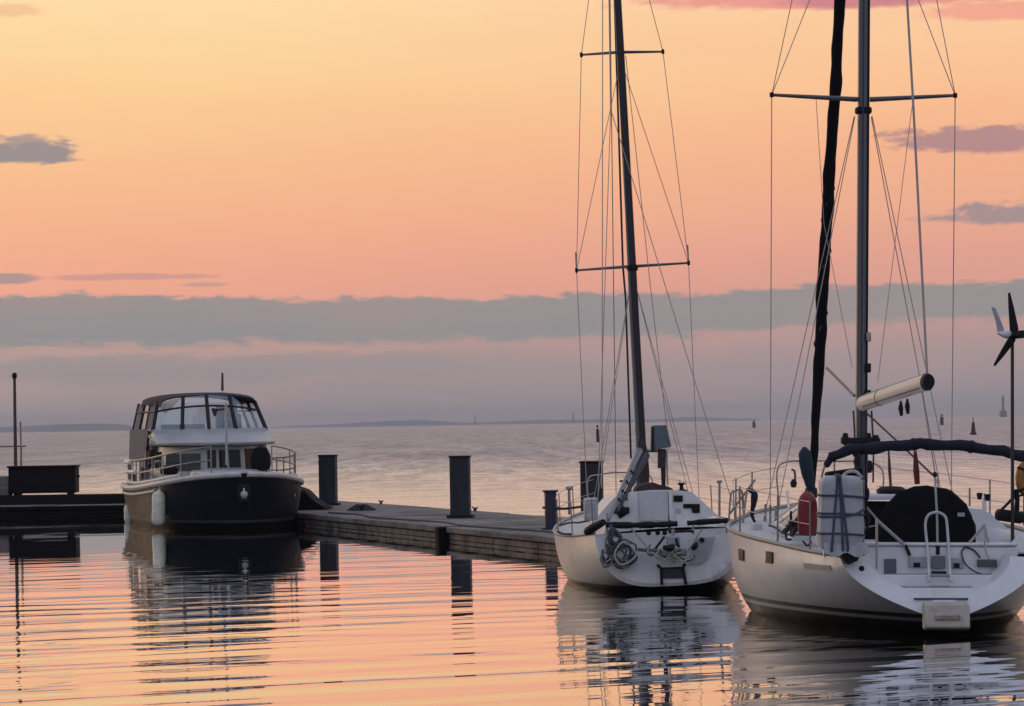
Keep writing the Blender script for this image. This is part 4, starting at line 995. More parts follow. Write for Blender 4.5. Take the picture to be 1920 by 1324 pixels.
# small fittings on the starboard side deck beyond the wheel
for (px, py0, py1, yl, mt) in ((1818, 915, 950, 5.2, steel), (1846, 925, 960, 5.0, steel)):
    MB().tube([FR.L(px, py0, yl), FR.L(px, py1, yl)], 0.014, 6).build('stanchion', mt, ry)
p = FR.L(1845, 932, 4.6)
for dx in (-0.06, 0.05): MB().lathe([(0.0, -0.05), (0.03, -0.04), (0.04, 0.02), (0.045, 0.04), (0, 0.05)], p + V((dx, 0, random.uniform(-.02, .02))), 10).build('winch', black, ry)
MB().tube([p + V((0, 0, -0.05)), p + V((0.01, 0, -0.2))], 0.03, 8).build('winch_base', gel, ry)

# ================================================================== LEFT YACHT
LLOC = V((at(1263, 1108, 48.75).x, 48.75, 0.0)); LROT = (0, R(-2.0), R(3.1))
FL = Frame(LLOC, LROT)
ly = thing('sailing_yacht', 'smaller white sailing yacht with cluttered rounded transom and black boarding ladder', 'sailing yacht', LLOC, LROT, 'sailing yachts moored bow to the pontoon')
LH = Hull([(0, 1.14, 0.93, 0.09, 0.55), (1.2, 1.33, 0.87, -0.12, 0.55), (2.7, 1.49, 0.84, -0.32, 0.55), (4.2, 1.50, 0.86, -0.42, 0.55), (6, 1.28, 0.92, -0.42, 0.6), (7.6, 0.86, 1.0, -0.3, 0.75),
           (8.8, 0.4, 1.06, -0.15, 0.9), (9.6, 0.04, 1.1, 0.0, 1.0)], 0.30, 0.7, 2.0)
lpaint = hull_paint('aged_hull_paint', [(0.115, (0.62, 0.61, 0.60, 1)), (-9, (0.004, 0.004, 0.005, 1))], 0.28, stain=(0.20, 0.15, 0.11, 1))
LH.mesh(cap=False).build('hull', lpaint, ly, smooth=60)
b = MB(); sec = LH.section(0.0); n = len(sec)
cen = [V((p.x * 0.93, p.y - 0.012 + 0.0, p.z + (0.05 if k not in (0, n - 1) else -0.01))) for k, p in enumerate(sec)]
b.quadstrip(sec, cen); b.add(cen, [tuple(range(n))]); b.build('transom', gel_b, ly, smooth=30)
LH.deck(0.05, 9.55).build('deck', deck_m, ly)
for sd_ in (-1, 1): MB().tube(LH.edge(sd_, 0.0, 9.5, 40, 0.012), 0.025, 6).build('toe_rail', pbr('toe_rail_grey', (0, 0, 0)), ly)
# recessed transom panels (moulded)
def lstern(name, poly, y, mat, th=0.02, bev=0.006):
    P = [FL.L(px, py, y) for px, py in poly]
    b = MB(); b.prism(P, (0, -th, 0)); return b.build(name, mat, ly, bevel=bev)
cabL = trunk(ly, [(2.3, 1.02, 0.66, 0.82, 1.46), (4.0, 1.0, 0.7, 0.86, 1.42), (5.6, 0.85, 0.56, 0.9, 1.36), (7.0, 0.5, 0.3, 0.97, 1.2), (7.5, 0.3, 0.18, 1.0, 1.08)], gel_b)
lstern('companionway_door', [(1197, 921), (1252, 921), (1253, 976), (1199, 976)], 2.29, pbr('door_grey', (0.50, 0.50, 0.51), 0.5), 0.03)
lstern('door_frame', [(1253, 921), (1259, 921), (1263, 976), (1255, 976)], 2.29, gel_b, 0.045)
lstern('cabin_window', [(1146, 951), (1180, 951), (1180, 963), (1146, 963)], 2.285, window_d)
lstern('instrument_pod', [(1156, 963), (1178, 963), (1162, 973)], 2.28, window_d)
lstern('instrument_display', [(1263, 929), (1280, 929), (1280, 941), (1263, 941)], 2.285, window_d)
lstern('cabin_window', [(1281, 945), (1312, 945), (1312, 962), (1298, 962), (1296, 953), (1281, 953)], 2.285, window_d)
lstern('speaker_vent', [(1268, 954), (1276, 954), (1276, 962), (1268, 962)], 2.285, grey_gel)
lstern('switch_panel', [(1246, 970), (1258, 968), (1258, 974), (1246, 975)], 2.285, black)
# cockpit coamings
for sd_ in (-1, 1):
    b = MB(); b.prism([(sd_ * 0.72, 0.5, 0.84), (sd_ * 1.0, 0.5, 0.84), (sd_ * 0.95, 0.5, 1.04), (sd_ * 0.78, 0.5, 1.04)], (0, 1.85, 0)); b.build('cockpit_coaming', gel_b, ly, bevel=0.03)
# winch
for px, py, yl in ((1278, 916, 2.8),):
    p = FL.L(px, py, yl); MB().lathe([(0.09, -0.06), (0.09, -0.03), (0.035, -0.01), (0.03, 0.05), (0.065, 0.07), (0.065, 0.09), (0.0, 0.095)], p, 14).build('winch', black, ly)
    MB().lathe([(0.14, -0.12), (0.11, -0.06)], p, 12).build('winch_base', gel_b, ly)
# folded sprayhood behind the companionway
b = MB(); rings = []
for k in range(13):
    a = math.pi * k / 12; px = 1225 - 36 * math.cos(a); py = 921 - 16 * math.sin(a) * (1.0 if k < 7 else 0.8)
    c_ = FL.L(px, py, 2.9); base = FL.L(px, 924, 2.9)
    rings.append([c_ + V((0, -0.22, 0)), c_ + V((0, 0.3, 0.0)), base + V((0, 0.3, 0)), base + V((0, -0.22, 0))])
b.rings(rings).build('folded_sprayhood', canvas_br, ly, smooth=60)
MB().tube([FL.L(1252, 917, 2.7), FL.L(1268, 923, 2.7)], [0.03, 0.02], 6).build('sprayhood_end', canvas_br, ly)
# stern rail wrapped in black
rl = spline([FL.L(1136, 984, 0.0), FL.L(1170, 985, -0.06), FL.L(1230, 984, -0.1), FL.L(1270, 982, -0.1)], 6)
MB().tube(rl, [0.045 + random.uniform(-0.008, 0.01) for _ in rl], 8).build('stern_rail', black, ly)
rl = spline([FL.L(1289, 981, -0.1), FL.L(1330, 978, -0.05), FL.L(1365, 976, 0.05)], 6)
MB().tube(rl, [0.04 + random.uniform(-0.006, 0.006) for _ in rl], 8).build('stern_rail', black, ly)
rl = spline([FL.L(1099, 998, 0.4), FL.L(1112, 990, 0.25), FL.L(1132, 979, 0.05)], 6)
MB().tube(rl, [0.05, .06, .065, .07, .07, .07, .07, .068, .065, .06, .06, .055, .05], 8).build('lashed_fender', black, ly)
rl = spline([FL.L(1046, 997, 2.0), FL.L(1055, 1001, 1.8), FL.L(1070, 1002, 1.5)], 5)
MB().tube(rl, 0.02, 6).build('fairlead', black, ly)
for px, py0, py1, yl in ((1138, 962, 1000, 0.02), (1233, 975, 988, -0.1), (1300, 985, 1002, -0.08), (1200, 978, 992, -0.08), (1362, 978, 1000, 0.05), (1255, 975, 1000, -0.08)):
    MB().tube([FL.L(px, py0, yl), FL.L(px, py1, yl)], 0.018, 7).build('rail_post', rope_d if px in (1255,) else wire, ly)
# pushpit / pale hoops, stanchions, lifelines
for sd_ in (-1, 1):
    for y in (0.3, 1.9, 3.8, 5.6, 7.2):
        p = LH.pt(y, 0, sd_); MB().tube([(p.x * 0.96, p.y, p.z), (p.x * 0.96, p.y, p.z + 0.55)], 0.011, 6).build('stanchion', steel, ly)
    for hz_ in (0.3, 0.54):
        MB().tube([(p.x * 0.96, p.y, p.z + hz_) for p in LH.edge(sd_, 0.3, 8.6, 24)], 0.0055, 5).build('lifeline', wire, ly)
    p0 = LH.pt(8.4, 0, sd_); MB().tube(spline([p0, p0 + V((0, 0.15, 0.55)), V((p0.x * 0.5, 9.2, 1.66)), V((0, 9.5, 1.68))], 6), 0.012, 6).build('pulpit', steel, ly)
MB().tube([FL.L(1349, 906, 1.6), FL.L(1349, 968, 1.6)], 0.02, 7).build('antenna_post', steel, ly)
MB().lathe([(0.02, 0), (0.045, 0.01), (0.045, 0.04), (0, 0.05)], FL.L(1349, 906, 1.6), 10).build('antenna_cap', steel, ly)
# electrical box and cushions on the port quarter
b = MB(); b.span(FL.L(1093, 940, 1.4), FL.L(1121, 976, 1.15)); b.build('deck_locker', grey_gel, ly, bevel=0.03)
b = MB(); b.span(FL.L(1094, 934, 1.38), FL.L(1120, 939, 1.17)); b.build('locker_lid', pbr('door_grey', (0, 0, 0)), ly, bevel=0.01)
MB().tube([FL.L(1041, 954, 2.3), FL.L(1060, 954, 2.2), FL.L(1092, 950, 1.5)], 0.022, 6).build('gangway_pole', canvas_n, ly)
MB().tube(spline([FL.L(1050, 985, 2.2), FL.L(1070, 980, 1.9), FL.L(1085, 980, 1.5), FL.L(1105, 976, 1.2)], 5), 0.016, 6).build('dock_line', rope_d, ly)
# black boarding ladder on the transom
def ly_stay(name, pts, r, mat=rope_d, sm=True, n=6):
    P = [FL.L(*p) for p in pts]; P = spline(P, 5) if sm and len(P) > 2 else P
    return MB().tube(P, r, n).build(name, mat, ly)
lad_y = -0.05
lad = ly_stay('boarding_ladder', [(1233, 1060, 0.06), (1239, 1066, 0.0), (1240, 1078, lad_y), (1241, 1097, lad_y)], 0.024, black)
ly_stay('boarding_ladder', [(1284, 1058, 0.06), (1281, 1064, 0.0), (1283, 1078, lad_y), (1286, 1096, lad_y)], 0.024, black)
ly_stay('ladder_rung', [(1238, 1066, 0.0), (1283, 1064, 0.0)], 0.016, black, False)
b = MB(); b.prism([FL.L(1242, 1067, -0.02), FL.L(1281, 1066, -0.02), FL.L(1283, 1084, -0.03), FL.L(1243, 1084, -0.03)], (0, 0.03, 0)); b.build('ladder_step', pbr('step_dark', (0.035, 0.036, 0.045), 0.6), ly, bevel=0.005)
# wind-vane steering gear
sg = []
ly_stay('self_steering_gear', [(1184, 992, -0.05), (1200, 1010, -0.15), (1216, 1028, -0.2), (1228, 1034, -0.2)], 0.014, wire)
ly_stay('self_steering_gear', [(1316, 992, -0.05), (1306, 1008, -0.15), (1296, 1024, -0.2), (1290, 1034, -0.2)], 0.014, wire)
ly_stay('steering_crossbar', [(1196, 1030, -0.16), (1216, 1032, -0.2), (1240, 1032, -0.22)], 0.03, pbr('gear_grey', (0.10, 0.10, 0.11), 0.5))
ly_stay('steering_crossbar', [(1256, 998, -0.12), (1290, 996, -0.14), (1300, 997, -0.12)], 0.022, canvas_n)
ly_stay('steering_vane', [(1243, 1026, -0.3), (1256, 1028, -0.32), (1262, 1022, -0.3)], [0.03, .04, .045, .05, .055, .06, .055, .05, .045, .04, .03], black)
ly_stay('steering_arm', [(1268, 1010, -0.2), (1270, 1020, -0.25), (1274, 1026, -0.25)], 0.02, black)
ly_stay('steering_paddle', [(1306, 1018, -0.15), (1304, 1024, -0.2), (1297, 1030, -0.2)], [0.02, .025, .03, .035, .04, .045, .05, .045, .04, .035, .03], black)
MB().lathe([(0.0, -0.06), (0.035, -0.05), (0.04, 0.02), (0.02, 0.05)], FL.L(1316, 1012, -0.02), 10, Matrix.Rotation(R(90), 3, 'X')).build('stern_light', black, ly)
for px in (1216, 1233, 1246):
    MB().lathe([(0.0, -0.05), (0.03, -0.04), (0.04, 0.02), (0.0, 0.05)], FL.L(px, 999, 0.0), 8, Matrix.Rotation(R(90), 3, 'X')).build('cleat', black, ly)
MB().box(FL.L(1262, 1014, -0.12), (0.20, 0.16, 0.16)).build('gear_housing', grey_gel, ly, bevel=0.03)
MB().box(FL.L(1262, 1036, -0.10), (0.42, 0.14, 0.12)).build('gear_bracket', pbr('bracket_grey', (0.30, 0.31, 0.31), 0.5), ly, bevel=0.03)
ly_stay('servo_shaft', [(1262, 992, -0.12), (1262, 1056, -0.18)], 0.03, wire, False)
ly_stay('servo_shaft', [(1246, 1006, -0.12), (1228, 1030, -0.12)], 0.02, black, False)
for (cx_, cy_, ra, rb) in ((1243, 1040, 15, 9), (1282, 1041, 17, 10), (1222, 1030, 10, 8)):
    for k in range(3):
        j1, j2 = random.uniform(-3, 3), random.uniform(-2, 2)
        ly_stay('control_line', [(cx_ + j1 + ra * math.cos(a) * random.uniform(0.5, 1.3), cy_ + j2 + rb * math.sin(a) * random.uniform(0.5, 1.4), -0.2 - 0.02 * k) for a in [i * math.pi / 5 for i in range(8)]], 0.013, [rope_l, rope_d, rope_l][k])
# stained moulded panels on the transom
lstern('moulded_recess', [(1300, 1010), (1342, 1006), (1330, 1040), (1316, 1056), (1290, 1058)], 0.02, pbr('recess_grey', (0.50, 0.50, 0.53), 0.5), 0.012, 0)
# coiled hose / line on the port quarter of the transom
hz = thing('coiled_line', 'untidy coil of pale and dark line hanging on the smaller yacht transom', 'rope', FL.W(FL.L(1160, 1035, 0.0)), LROT)
O = FL.L(1160, 1035, 0.0)
hk = 0
for (cx_, cy_, ra, rb, nl) in ((1148, 1012, 15, 20, 6), (1167, 1040, 21, 23, 8), (1140, 1044, 12, 15, 4)):
    for k in range(nl):
        m = MB(); P = []; j1, j2 = random.uniform(-7, 7), random.uniform(-6, 6); sr = random.uniform(0.55, 1.12); e2 = random.uniform(0.7, 1.15); q0 = random.uniform(0, 6)
        for i in range(29):
            a = 2 * math.pi * i / 28 + 0.2; P.append(FL.L(cx_ + j1 + ra * sr * math.cos(a) + 2.5 * math.sin(2 * a + q0), cy_ + j2 + rb * sr * e2 * math.sin(a) + 2.5 * math.cos(3 * a + q0), -0.04 - 0.022 * (hk % 9)) - O)
        m.tube(P, random.choice([0.012, 0.016, 0.02]), 7); m.build('loop', [rope_g, rope_d, rope_l, rope_g][k % 4], hz); hk += 1
    m = MB(); m.tube([FL.L(cx_ - 3, cy_ - rb - 6, -0.08) - O, FL.L(cx_, cy_ - rb + 2, -0.2) - O, FL.L(cx_ + 2, cy_ - rb + 12, -0.22) - O], 0.03, 7); m.build('wrap', rope_d, hz)
for (px, py) in ((1141, 1052), (1146, 1018), (1165, 1056), (1183, 1046)):
    m = MB(); m.lathe([(0.0, -0.05), (0.04, -0.04), (0.055, 0.0), (0.03, 0.05)], FL.L(px, py, -0.1) - O, 8); m.build('block', rope_d, hz)
# boom dropped onto the port coaming, wrapped main
b0 = FL.L(1199, 846, 4.55); b1 = FL.L(1140, 975, 0.9)
mid1 = b0.lerp(b1, 0.5)
boomL = MB().tube([b0, b0.lerp(b1, 0.3), b0.lerp(b1, 0.62), b1], [0.062, 0.05, 0.042, 0.036], 10).build('boom', pbr('boom_grey', (0.20, 0.20, 0.215), 0.5), ly)
MB().tube([b0 + V((0.10, -0.02, -0.08)), b0.lerp(b1, 0.4) + V((0.09, 0, -0.05)), b0.lerp(b1, 0.85) + V((0.07, 0, -0.03))], [0.07, 0.05, 0.025], 8).build('sail_lashing', rope_d, boomL)
for f in (0.35, 0.5, 0.63, 0.75):
    p = b0.lerp(b1, f); MB().tube([p + V((0.03, 0, 0.06)), p + V((0.09, 0, -0.02)), p + V((0.10, -0.02, -0.12))], 0.016, 6).build('sail_tie', black, boomL)
MB().tube([b0.lerp(b1, 0.45), b0.lerp(b1, 0.45) + V((-0.10, 0, 0.0))], 0.02, 6).build('boom_fitting', black, boomL)
# mast
MYL = 4.75
mfl = FL.L(1207, 900, MYL); MLB = V((mfl.x, MYL, 1.36)); MLT = V((mfl.x - 0.02, MYL - 0.3, 12.6))
mtop_px = FL.L(1158, 0, MYL - 0.2)
MLT = MLB + (mtop_px - MLB) * ((12.6 - MLB.z) / (mtop_px.z - MLB.z))
def mpl(z): return MLB + (MLT - MLB) * ((z - MLB.z) / (MLT.z - MLB.z))
mastL = MB().tube([MLB, mpl(4), mpl(9), MLT], [0.075, 0.072, 0.066, 0.05], 12).build('mast', alu_d, ly)
MB().tube([mpl(1.5) + V((-0.065, -0.04, 0)), mpl(4.2) + V((-0.065, -0.04, 0)), mpl(7) + V((-0.05, -0.04, 0))], [0.045, 0.03, 0.012], 8).build('mast_groove', alu, mastL)
MB().tube([mpl(1.4) + V((0, -0.06, 0)), mpl(1.7) + V((0.0, -0.09, 0)), mpl(2.1) + V((0, -0.07, 0)), mpl(2.3) + V((0, -0.05, 0))], [0.06, 0.10, 0.09, 0.05], 9).build('mast_cover', canvas_br, mastL)
MB().tube([mpl(1.38) + V((-0.14, -0.02, 0)), mpl(1.7) + V((-0.15, -0.02, 0)), mpl(2.0) + V((-0.13, -0.02, 0))], [0.03, 0.045, 0.02], 7).build('rope_bag', cream_v, mastL)
tl = {}
for zi, (lx, lyy, rx, ryy) in enumerate(((1081, 507, 1291, 493), (1090, 103, 1243, 97))):
    for sd_, px, py in ((-1, lx, lyy), (1, rx, ryy)):
        tip = FL.L(px, py, MYL - 0.25); tl[(zi, sd_)] = tip
        root = mpl((FL.L(lx, lyy, MYL).z + FL.L(rx, ryy, MYL).z) / 2)
        MB().tube([root, tip], [0.028, 0.018], 7).build('spreader', alu, mastL)
        MB().lathe([(0.0, -0.05), (0.026, -0.03), (0.026, 0.03), (0, 0.05)], tip, 8).build('spreader_boot', black, mastL)
zl = tl[(0, 1)].z
MB().lathe([(0.09, -0.05), (0.1, 0.0), (0.09, 0.05)], mpl(zl - 0.03), 10).build('spreader_bracket', black, mastL)
def lst(name, pts, r=0.0065, mat=wire): return MB().tube([V(p) for p in pts], r, 6).build(name, mat, ly)
chl = {-1: FL.L(1103, 980, MYL - 0.3), 1: FL.L(1312, 965, MYL - 0.3)}
for sd_ in (-1, 1):
    lst('shroud', [chl[sd_], tl[(0, sd_)]]); lst('shroud', [tl[(0, sd_)], tl[(1, sd_)]])
    lst('shroud', [tl[(1, sd_)], mpl(12.2)]); lst('shroud', [tl[(0, sd_)], mpl(tl[(1, sd_)].z - 0.1)])
    lst('shroud', [chl[sd_] + V((-sd_ * 0.06, -0.4, 0)), mpl(zl - 0.12)]); lst('shroud', [chl[sd_] + V((-sd_ * 0.06, 0.35, 0)), mpl(zl - 0.1)])
    for dy in (0, -0.4, 0.35): MB().tube([chl[sd_] + V((0, dy, -0.1)), chl[sd_] + V((0, dy, 0.2))], 0.014, 6).build('turnbuckle', steel, ly)
    MB().tube([tl[(0, sd_)], tl[(0, sd_)] + V((0, 0, 0.3))], 0.014, 6).build('shroud_roller', wire, ly)
split = FL.L(1145, 205, 2.3)
lst('backstay', [MLT, FL.L(1142, 0, 2.9), split], 0.011)
lst('backstay', [split, LH.pt(0.1, 0, -1) + V((0.06, 0, 0.03))], 0.007)
lst('backstay', [split, LH.pt(0.1, 0, 1) + V((-0.06, 0, 0.03))], 0.007)
lst('topping_lift', [MLT, FL.L(1130, 0, 2.2), FL.L(1129, 800, 1.6), FL.L(1128, 915, 1.4)], 0.008)
lst('forestay', [MLT, V((0, 9.45, 1.15))], 0.009)
lst('halyard', [mpl(11.5) + V((0, 0.1, 0)), FL.L(1168, 500, MYL + 0.3), FL.L(1173, 560, MYL + 0.3), FL.L(1183, 860, MYL + 0.3)], 0.019, alu_d)
lst('halyard', [mpl(8.7) + V((0.08, -0.05, 0)), FL.L(1222, 560, MYL - 0.3), FL.L(1250, 800, MYL - 0.5), FL.L(1252, 880, MYL - 0.5)], 0.007)
# panel on a short pole right of the mast
sp_ = thing('solar_panel', 'slate blue tilted panel on a short brown pole right of the small yacht mast', 'solar panel', FL.W(FL.L(1244, 921, 3.0)), LROT)
O = FL.L(1244, 921, 3.0)
b = MB(); b.prism([FL.L(1224, 798, 3.0) - O, FL.L(1250, 797, 3.0) - O, FL.L(1259, 838, 2.85) - O, FL.L(1240, 841, 2.85) - O, FL.L(1224, 846, 2.9) - O], (0, 0.10, 0)); b.build('panel', slate, sp_, bevel=0.015)
b = MB(); b.prism([FL.L(1222, 800, 2.98) - O, FL.L(1226, 800, 2.98) - O, FL.L(1227, 846, 2.86) - O, FL.L(1221, 846, 2.86) - O], (0, 0.14, 0)); b.build('panel_edge', black, sp_)
MB().tube([FL.L(1240, 842, 2.95) - O, FL.L(1240, 878, 2.95) - O], [0.06, 0.065], 9).build('bracket', canvas_br, sp_)
MB().tube([FL.L(1243, 842, 2.95) - O, FL.L(1244, 905, 3.0) - O, (0, 0, 0)], [0.05, 0.036, 0.03], 9).build('pole', canvas_br, sp_)
MB().tube([FL.L(1214, 846, 3.6) - O, FL.L(1240, 846, 3.0) - O], 0.02, 7).build('arm', black, sp_)
MB().tube([FL.L(1250, 845, 3.0) - O, FL.L(1252, 910, 3.0) - O], 0.016, 7).build('cable', rope_l, sp_)

# ================================================================== MOTOR CRUISER
YAW = R(194)
fw = V((-math.sin(YAW), math.cos(YAW), 0))
stem = at(458, 888, 81.7); ML_ = 11.0
MLOC = V((stem.x, 81.7, 0)) - fw * ML_; MROT = (0, 0, YAW)
FM = Frame(MLOC, MROT)
mc = thing('motor_cruiser', 'dark blue motor cruiser with white cabin and canvas topped helm moored at the pontoon corner', 'motor boat', MLOC, MROT)
MH = Hull([(0, 1.72, 1.06, -0.35, 0.30), (2, 1.95, 1.03, -0.45, 0.30), (5, 2.10, 1.04, -0.5, 0.30), (7.4, 2.06, 1.12, -0.5, 0.32), (9.0, 1.78, 1.23, -0.45, 0.42), (10.1, 1.25, 1.35, -0.4, 0.6), (10.7, 0.72, 1.41, -0.3, 0.8), (11.0, 0.06, 1.44, -0.15, 1.0)], 0.0, 0.25, 2.5)
mpaint = hull_paint('cruiser_hull_paint', [(0.235, (0.010, 0.014, 0.020, 1)), (0.165, (0.06, 0.065, 0.075, 1)), (-9, (0.004, 0.004, 0.005, 1))], 0.42, spec=0.07, grime=0.012)
MH.mesh().build('hull', mpaint, mc, smooth=60)
MH.deck(0.02, 10.98, -0.01).build('deck', deck_m, mc)
for sd_ in (-1, 1):
    MB().tube(MH.edge(sd_, 0.0, 11.0, 50, -0.03, 0.02), 0.075, 8).build('rub_rail', pbr('rail_cream', (0.60, 0.57, 0.52), 0.5, dirt=((0.3, 0.26, 0.2, 1), 4.0, 0.55, 0.5)), mc)
    MB().tube(MH.edge(sd_, 0.0, 8.4, 40, -0.20, 0.015), 0.04, 8).build('rub_strake', pbr('rail_cream', (0, 0, 0)), mc)
    MB().tube([p + V((-sd_ * 0.12, 0, 0)) for p in MH.edge(sd_, 0.0, 9.5, 40, 0.10, 0.0)], 0.055, 8).build('bulwark', pbr('rail_cream', (0, 0, 0)), mc)
# anchor in its pocket on the stem
ap = FM.L(457, 927, 11.0)
anc = MB(); anc.tube([V((ap.x, 11.04, ap.z + 0.16)), V((ap.x, 11.06, ap.z - 0.03))], 0.025, 7)
anc.lathe([(0, -0.13), (0.06, -0.10), (0.095, -0.02), (0.085, 0.06), (0.0, 0.1)], (ap.x, 11.05, ap.z), 12)
anc.build('anchor', pbr('galvanised', (0.55, 0.54, 0.53), 0.5, 0.3), mc)
MB().box((ap.x, 10.98, ap.z + 0.02), (0.34, 0.10, 0.5)).build('anchor_pocket', black, mc, bevel=0.06)
for px in (547,):
    p = FM.L(px, 927, 9.3); MB().lathe([(0.0, -0.02), (0.12, -0.02), (0.13, 0.03), (0.08, 0.05)], (p.x - 0.03, 9.3, p.z), 12, Matrix.Rotation(R(-75), 3, 'Y')).build('hawse', steel, mc)
# lower cabin with faceted front
def plan(front, corner, wf, wc, back, z, grow=0.0):
    return [V((-wf - grow * 0.5, front + grow, z)), V((wf + grow * 0.5, front + grow, z)), V((wc + grow, corner, z)), V((wc + grow, back, z)), V((-wc - grow, back, z)), V((-wc - grow, corner, z))]
zc0, zc1 = 1.12, 2.14
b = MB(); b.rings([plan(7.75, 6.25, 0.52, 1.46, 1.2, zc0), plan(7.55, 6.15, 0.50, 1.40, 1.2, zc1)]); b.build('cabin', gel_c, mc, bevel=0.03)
def facet(name, c0, c1, f0, f1, h0, h1, mat, out=0.012):
    """pane on a cabin facet: c0,c1 = bottom corners (x,y) of the facet, f along, h up"""
    a0, a1 = V((c0[0], c0[1], zc0)), V((c1[0], c1[1], zc0))
    t0, t1 = V((c0[2], c0[3], zc1)), V((c1[2], c1[3], zc1))
    def P(f, h): return a0.lerp(a1, f).lerp(t0.lerp(t1, f), h)
    q = [P(f0, h0), P(f1, h0), P(f1, h1), P(f0, h1)]
    nrm = (q[1] - q[0]).cross(q[3] - q[0]).normalized()
    if nrm.dot(P(0.5, 0.5) - V((0, 4, 1.6))) < 0: nrm = -nrm
    MB().prism([p + nrm * 0.003 for p in q], nrm * out).build(name, mat, mc)
FC = (-0.52, 7.75, -0.50, 7.55), (0.52, 7.75, 0.50, 7.55)
for f0, f1 in ((0.06, 0.36), (0.42, 0.62), (0.70, 0.93)): facet('front_window', FC[0], FC[1], f0, f1, 0.42, 0.88, window_d)
SL = (0.52, 7.75, 0.50, 7.55), (1.46, 6.25, 1.40, 6.15); SR = (-0.52, 7.75, -0.50, 7.55), (-1.46, 6.25, -1.40, 6.15)
facet('corner_window', SL[0], SL[1], 0.10, 0.92, 0.34, 0.80, window_t); facet('corner_window', SR[0], SR[1], 0.10, 0.94, 0.22, 0.90, pbr('shaded_window', (0.003, 0.004, 0.006), 0.4, spec=0.05))
SS = (1.46, 6.25, 1.40, 6.15), (1.46, 1.2, 1.40, 1.2); SP = (-1.46, 6.25, -1.40, 6.15), (-1.46, 1.2, -1.40, 1.2)
for a0, a1 in ((0.05, 0.3), (0.36, 0.62), (0.68, 0.92)): facet('side_window', SS[0], SS[1], a0, a1, 0.4, 0.85, window_t); facet('side_window', SP[0], SP[1], a0, a1, 0.4, 0.85, window_d)
# foredeck trunk ahead of the cabin, low
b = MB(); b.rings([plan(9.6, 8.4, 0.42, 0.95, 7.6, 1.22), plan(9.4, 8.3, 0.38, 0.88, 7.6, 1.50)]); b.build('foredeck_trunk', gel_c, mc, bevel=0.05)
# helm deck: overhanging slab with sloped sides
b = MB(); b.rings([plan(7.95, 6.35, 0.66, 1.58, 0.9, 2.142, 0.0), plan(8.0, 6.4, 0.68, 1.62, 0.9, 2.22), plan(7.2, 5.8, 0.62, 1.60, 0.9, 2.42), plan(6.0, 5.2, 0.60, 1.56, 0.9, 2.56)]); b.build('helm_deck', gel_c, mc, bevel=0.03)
# canopy over the helm
zr = 3.34
def arch(y, w, z0, h, n=13): return [V((w * math.cos(math.pi * k / (n - 1)) * (1.0 if True else 1), y, z0 + h * math.sin(math.pi * k / (n - 1)) ** 0.62)) for k in range(n)]
b = MB(); rt = []
for y, w, dz in ((1.0, 1.33, -0.05), (1.6, 1.39, 0.02), (3.0, 1.43, 0.03), (4.4, 1.40, 0.02), (5.1, 1.32, -0.05)):
    top = arch(y, w, zr + dz - 0.06, 0.29); rt.append(top)
inn = [[p + V((0, 0, -0.035)) for p in r] for r in rt]
b.rings(rt, closed=False, caps=False); b.rings(inn, closed=False, caps=False)
for a, c in ((rt[0], inn[0]), (rt[-1], inn[-1])): b.quadstrip(a, c)
b.quadstrip([r[0] for r in rt], [r[0] for r in inn]); b.quadstrip([r[-1] for r in rt], [r[-1] for r in inn])
b.build('canopy_roof', canvas_n, mc, smooth=60)
# frames of the canopy: front screen posts, mid bar
fr_ = pbr('frame_dark', (0.022, 0.021, 0.03), 0.6, spec=0.3)
zb = 2.55
def fpt(u, h):      # front screen point: u -1..1 across, h 0..1 up
    w = 1.56 + (1.34 - 1.56) * h; y = 5.75 - 0.55 * h - 0.55 * (abs(u) ** 2.2); return V((u * w, y, zb + (zr - 0.02 - zb) * h + 0.21 * (1 - u * u) * h))
def spt(s_, v_, h): # side point: s side, v 0..1 aft
    w = 1.56 + (1.35 - 1.56) * h; y = 5.2 - 0.55 * h + (1.0 - 5.2 + 0.3 * h) * v_; return V((s_ * w, y, zb + (zr - 0.02 - zb) * h))
us = [-1, -0.5, -0.12, 0.22, 0.62, 1]
us = [-1.0, -0.42, 0.06, 0.52, 1.0]
for i, u in enumerate(us):
    MB().tube([fpt(u, h / 6) for h in range(7)], 0.05 if 0 < i < len(us) - 1 else 0.06, 6).build('canopy_post', fr_, mc)
MB().tube([fpt(-1 + 2 * k / 16, 0.68) for k in range(17)], 0.03, 6).build('canopy_crossbar', fr_, mc)
MB().tube([fpt(-1 + 2 * k / 16, 0.0) for k in range(17)], 0.045, 6).build('screen_sill', grey_gel, mc)
for i in range(len(us) - 1):
    a, c = us[i] + 0.04, us[i + 1] - 0.04
    for h0, h1, nm in ((0.03, 0.65, 'windscreen'), (0.71, 0.97, 'valance_window')):
        rows = [[fpt(a + (c - a) * k / 6, h0 + (h1 - h0) * j / 2) for k in range(7)] for j in range(3)]
        b = MB(); b.rings(rows, closed=False, caps=False); b.build(nm, clear, mc, recalc=False)
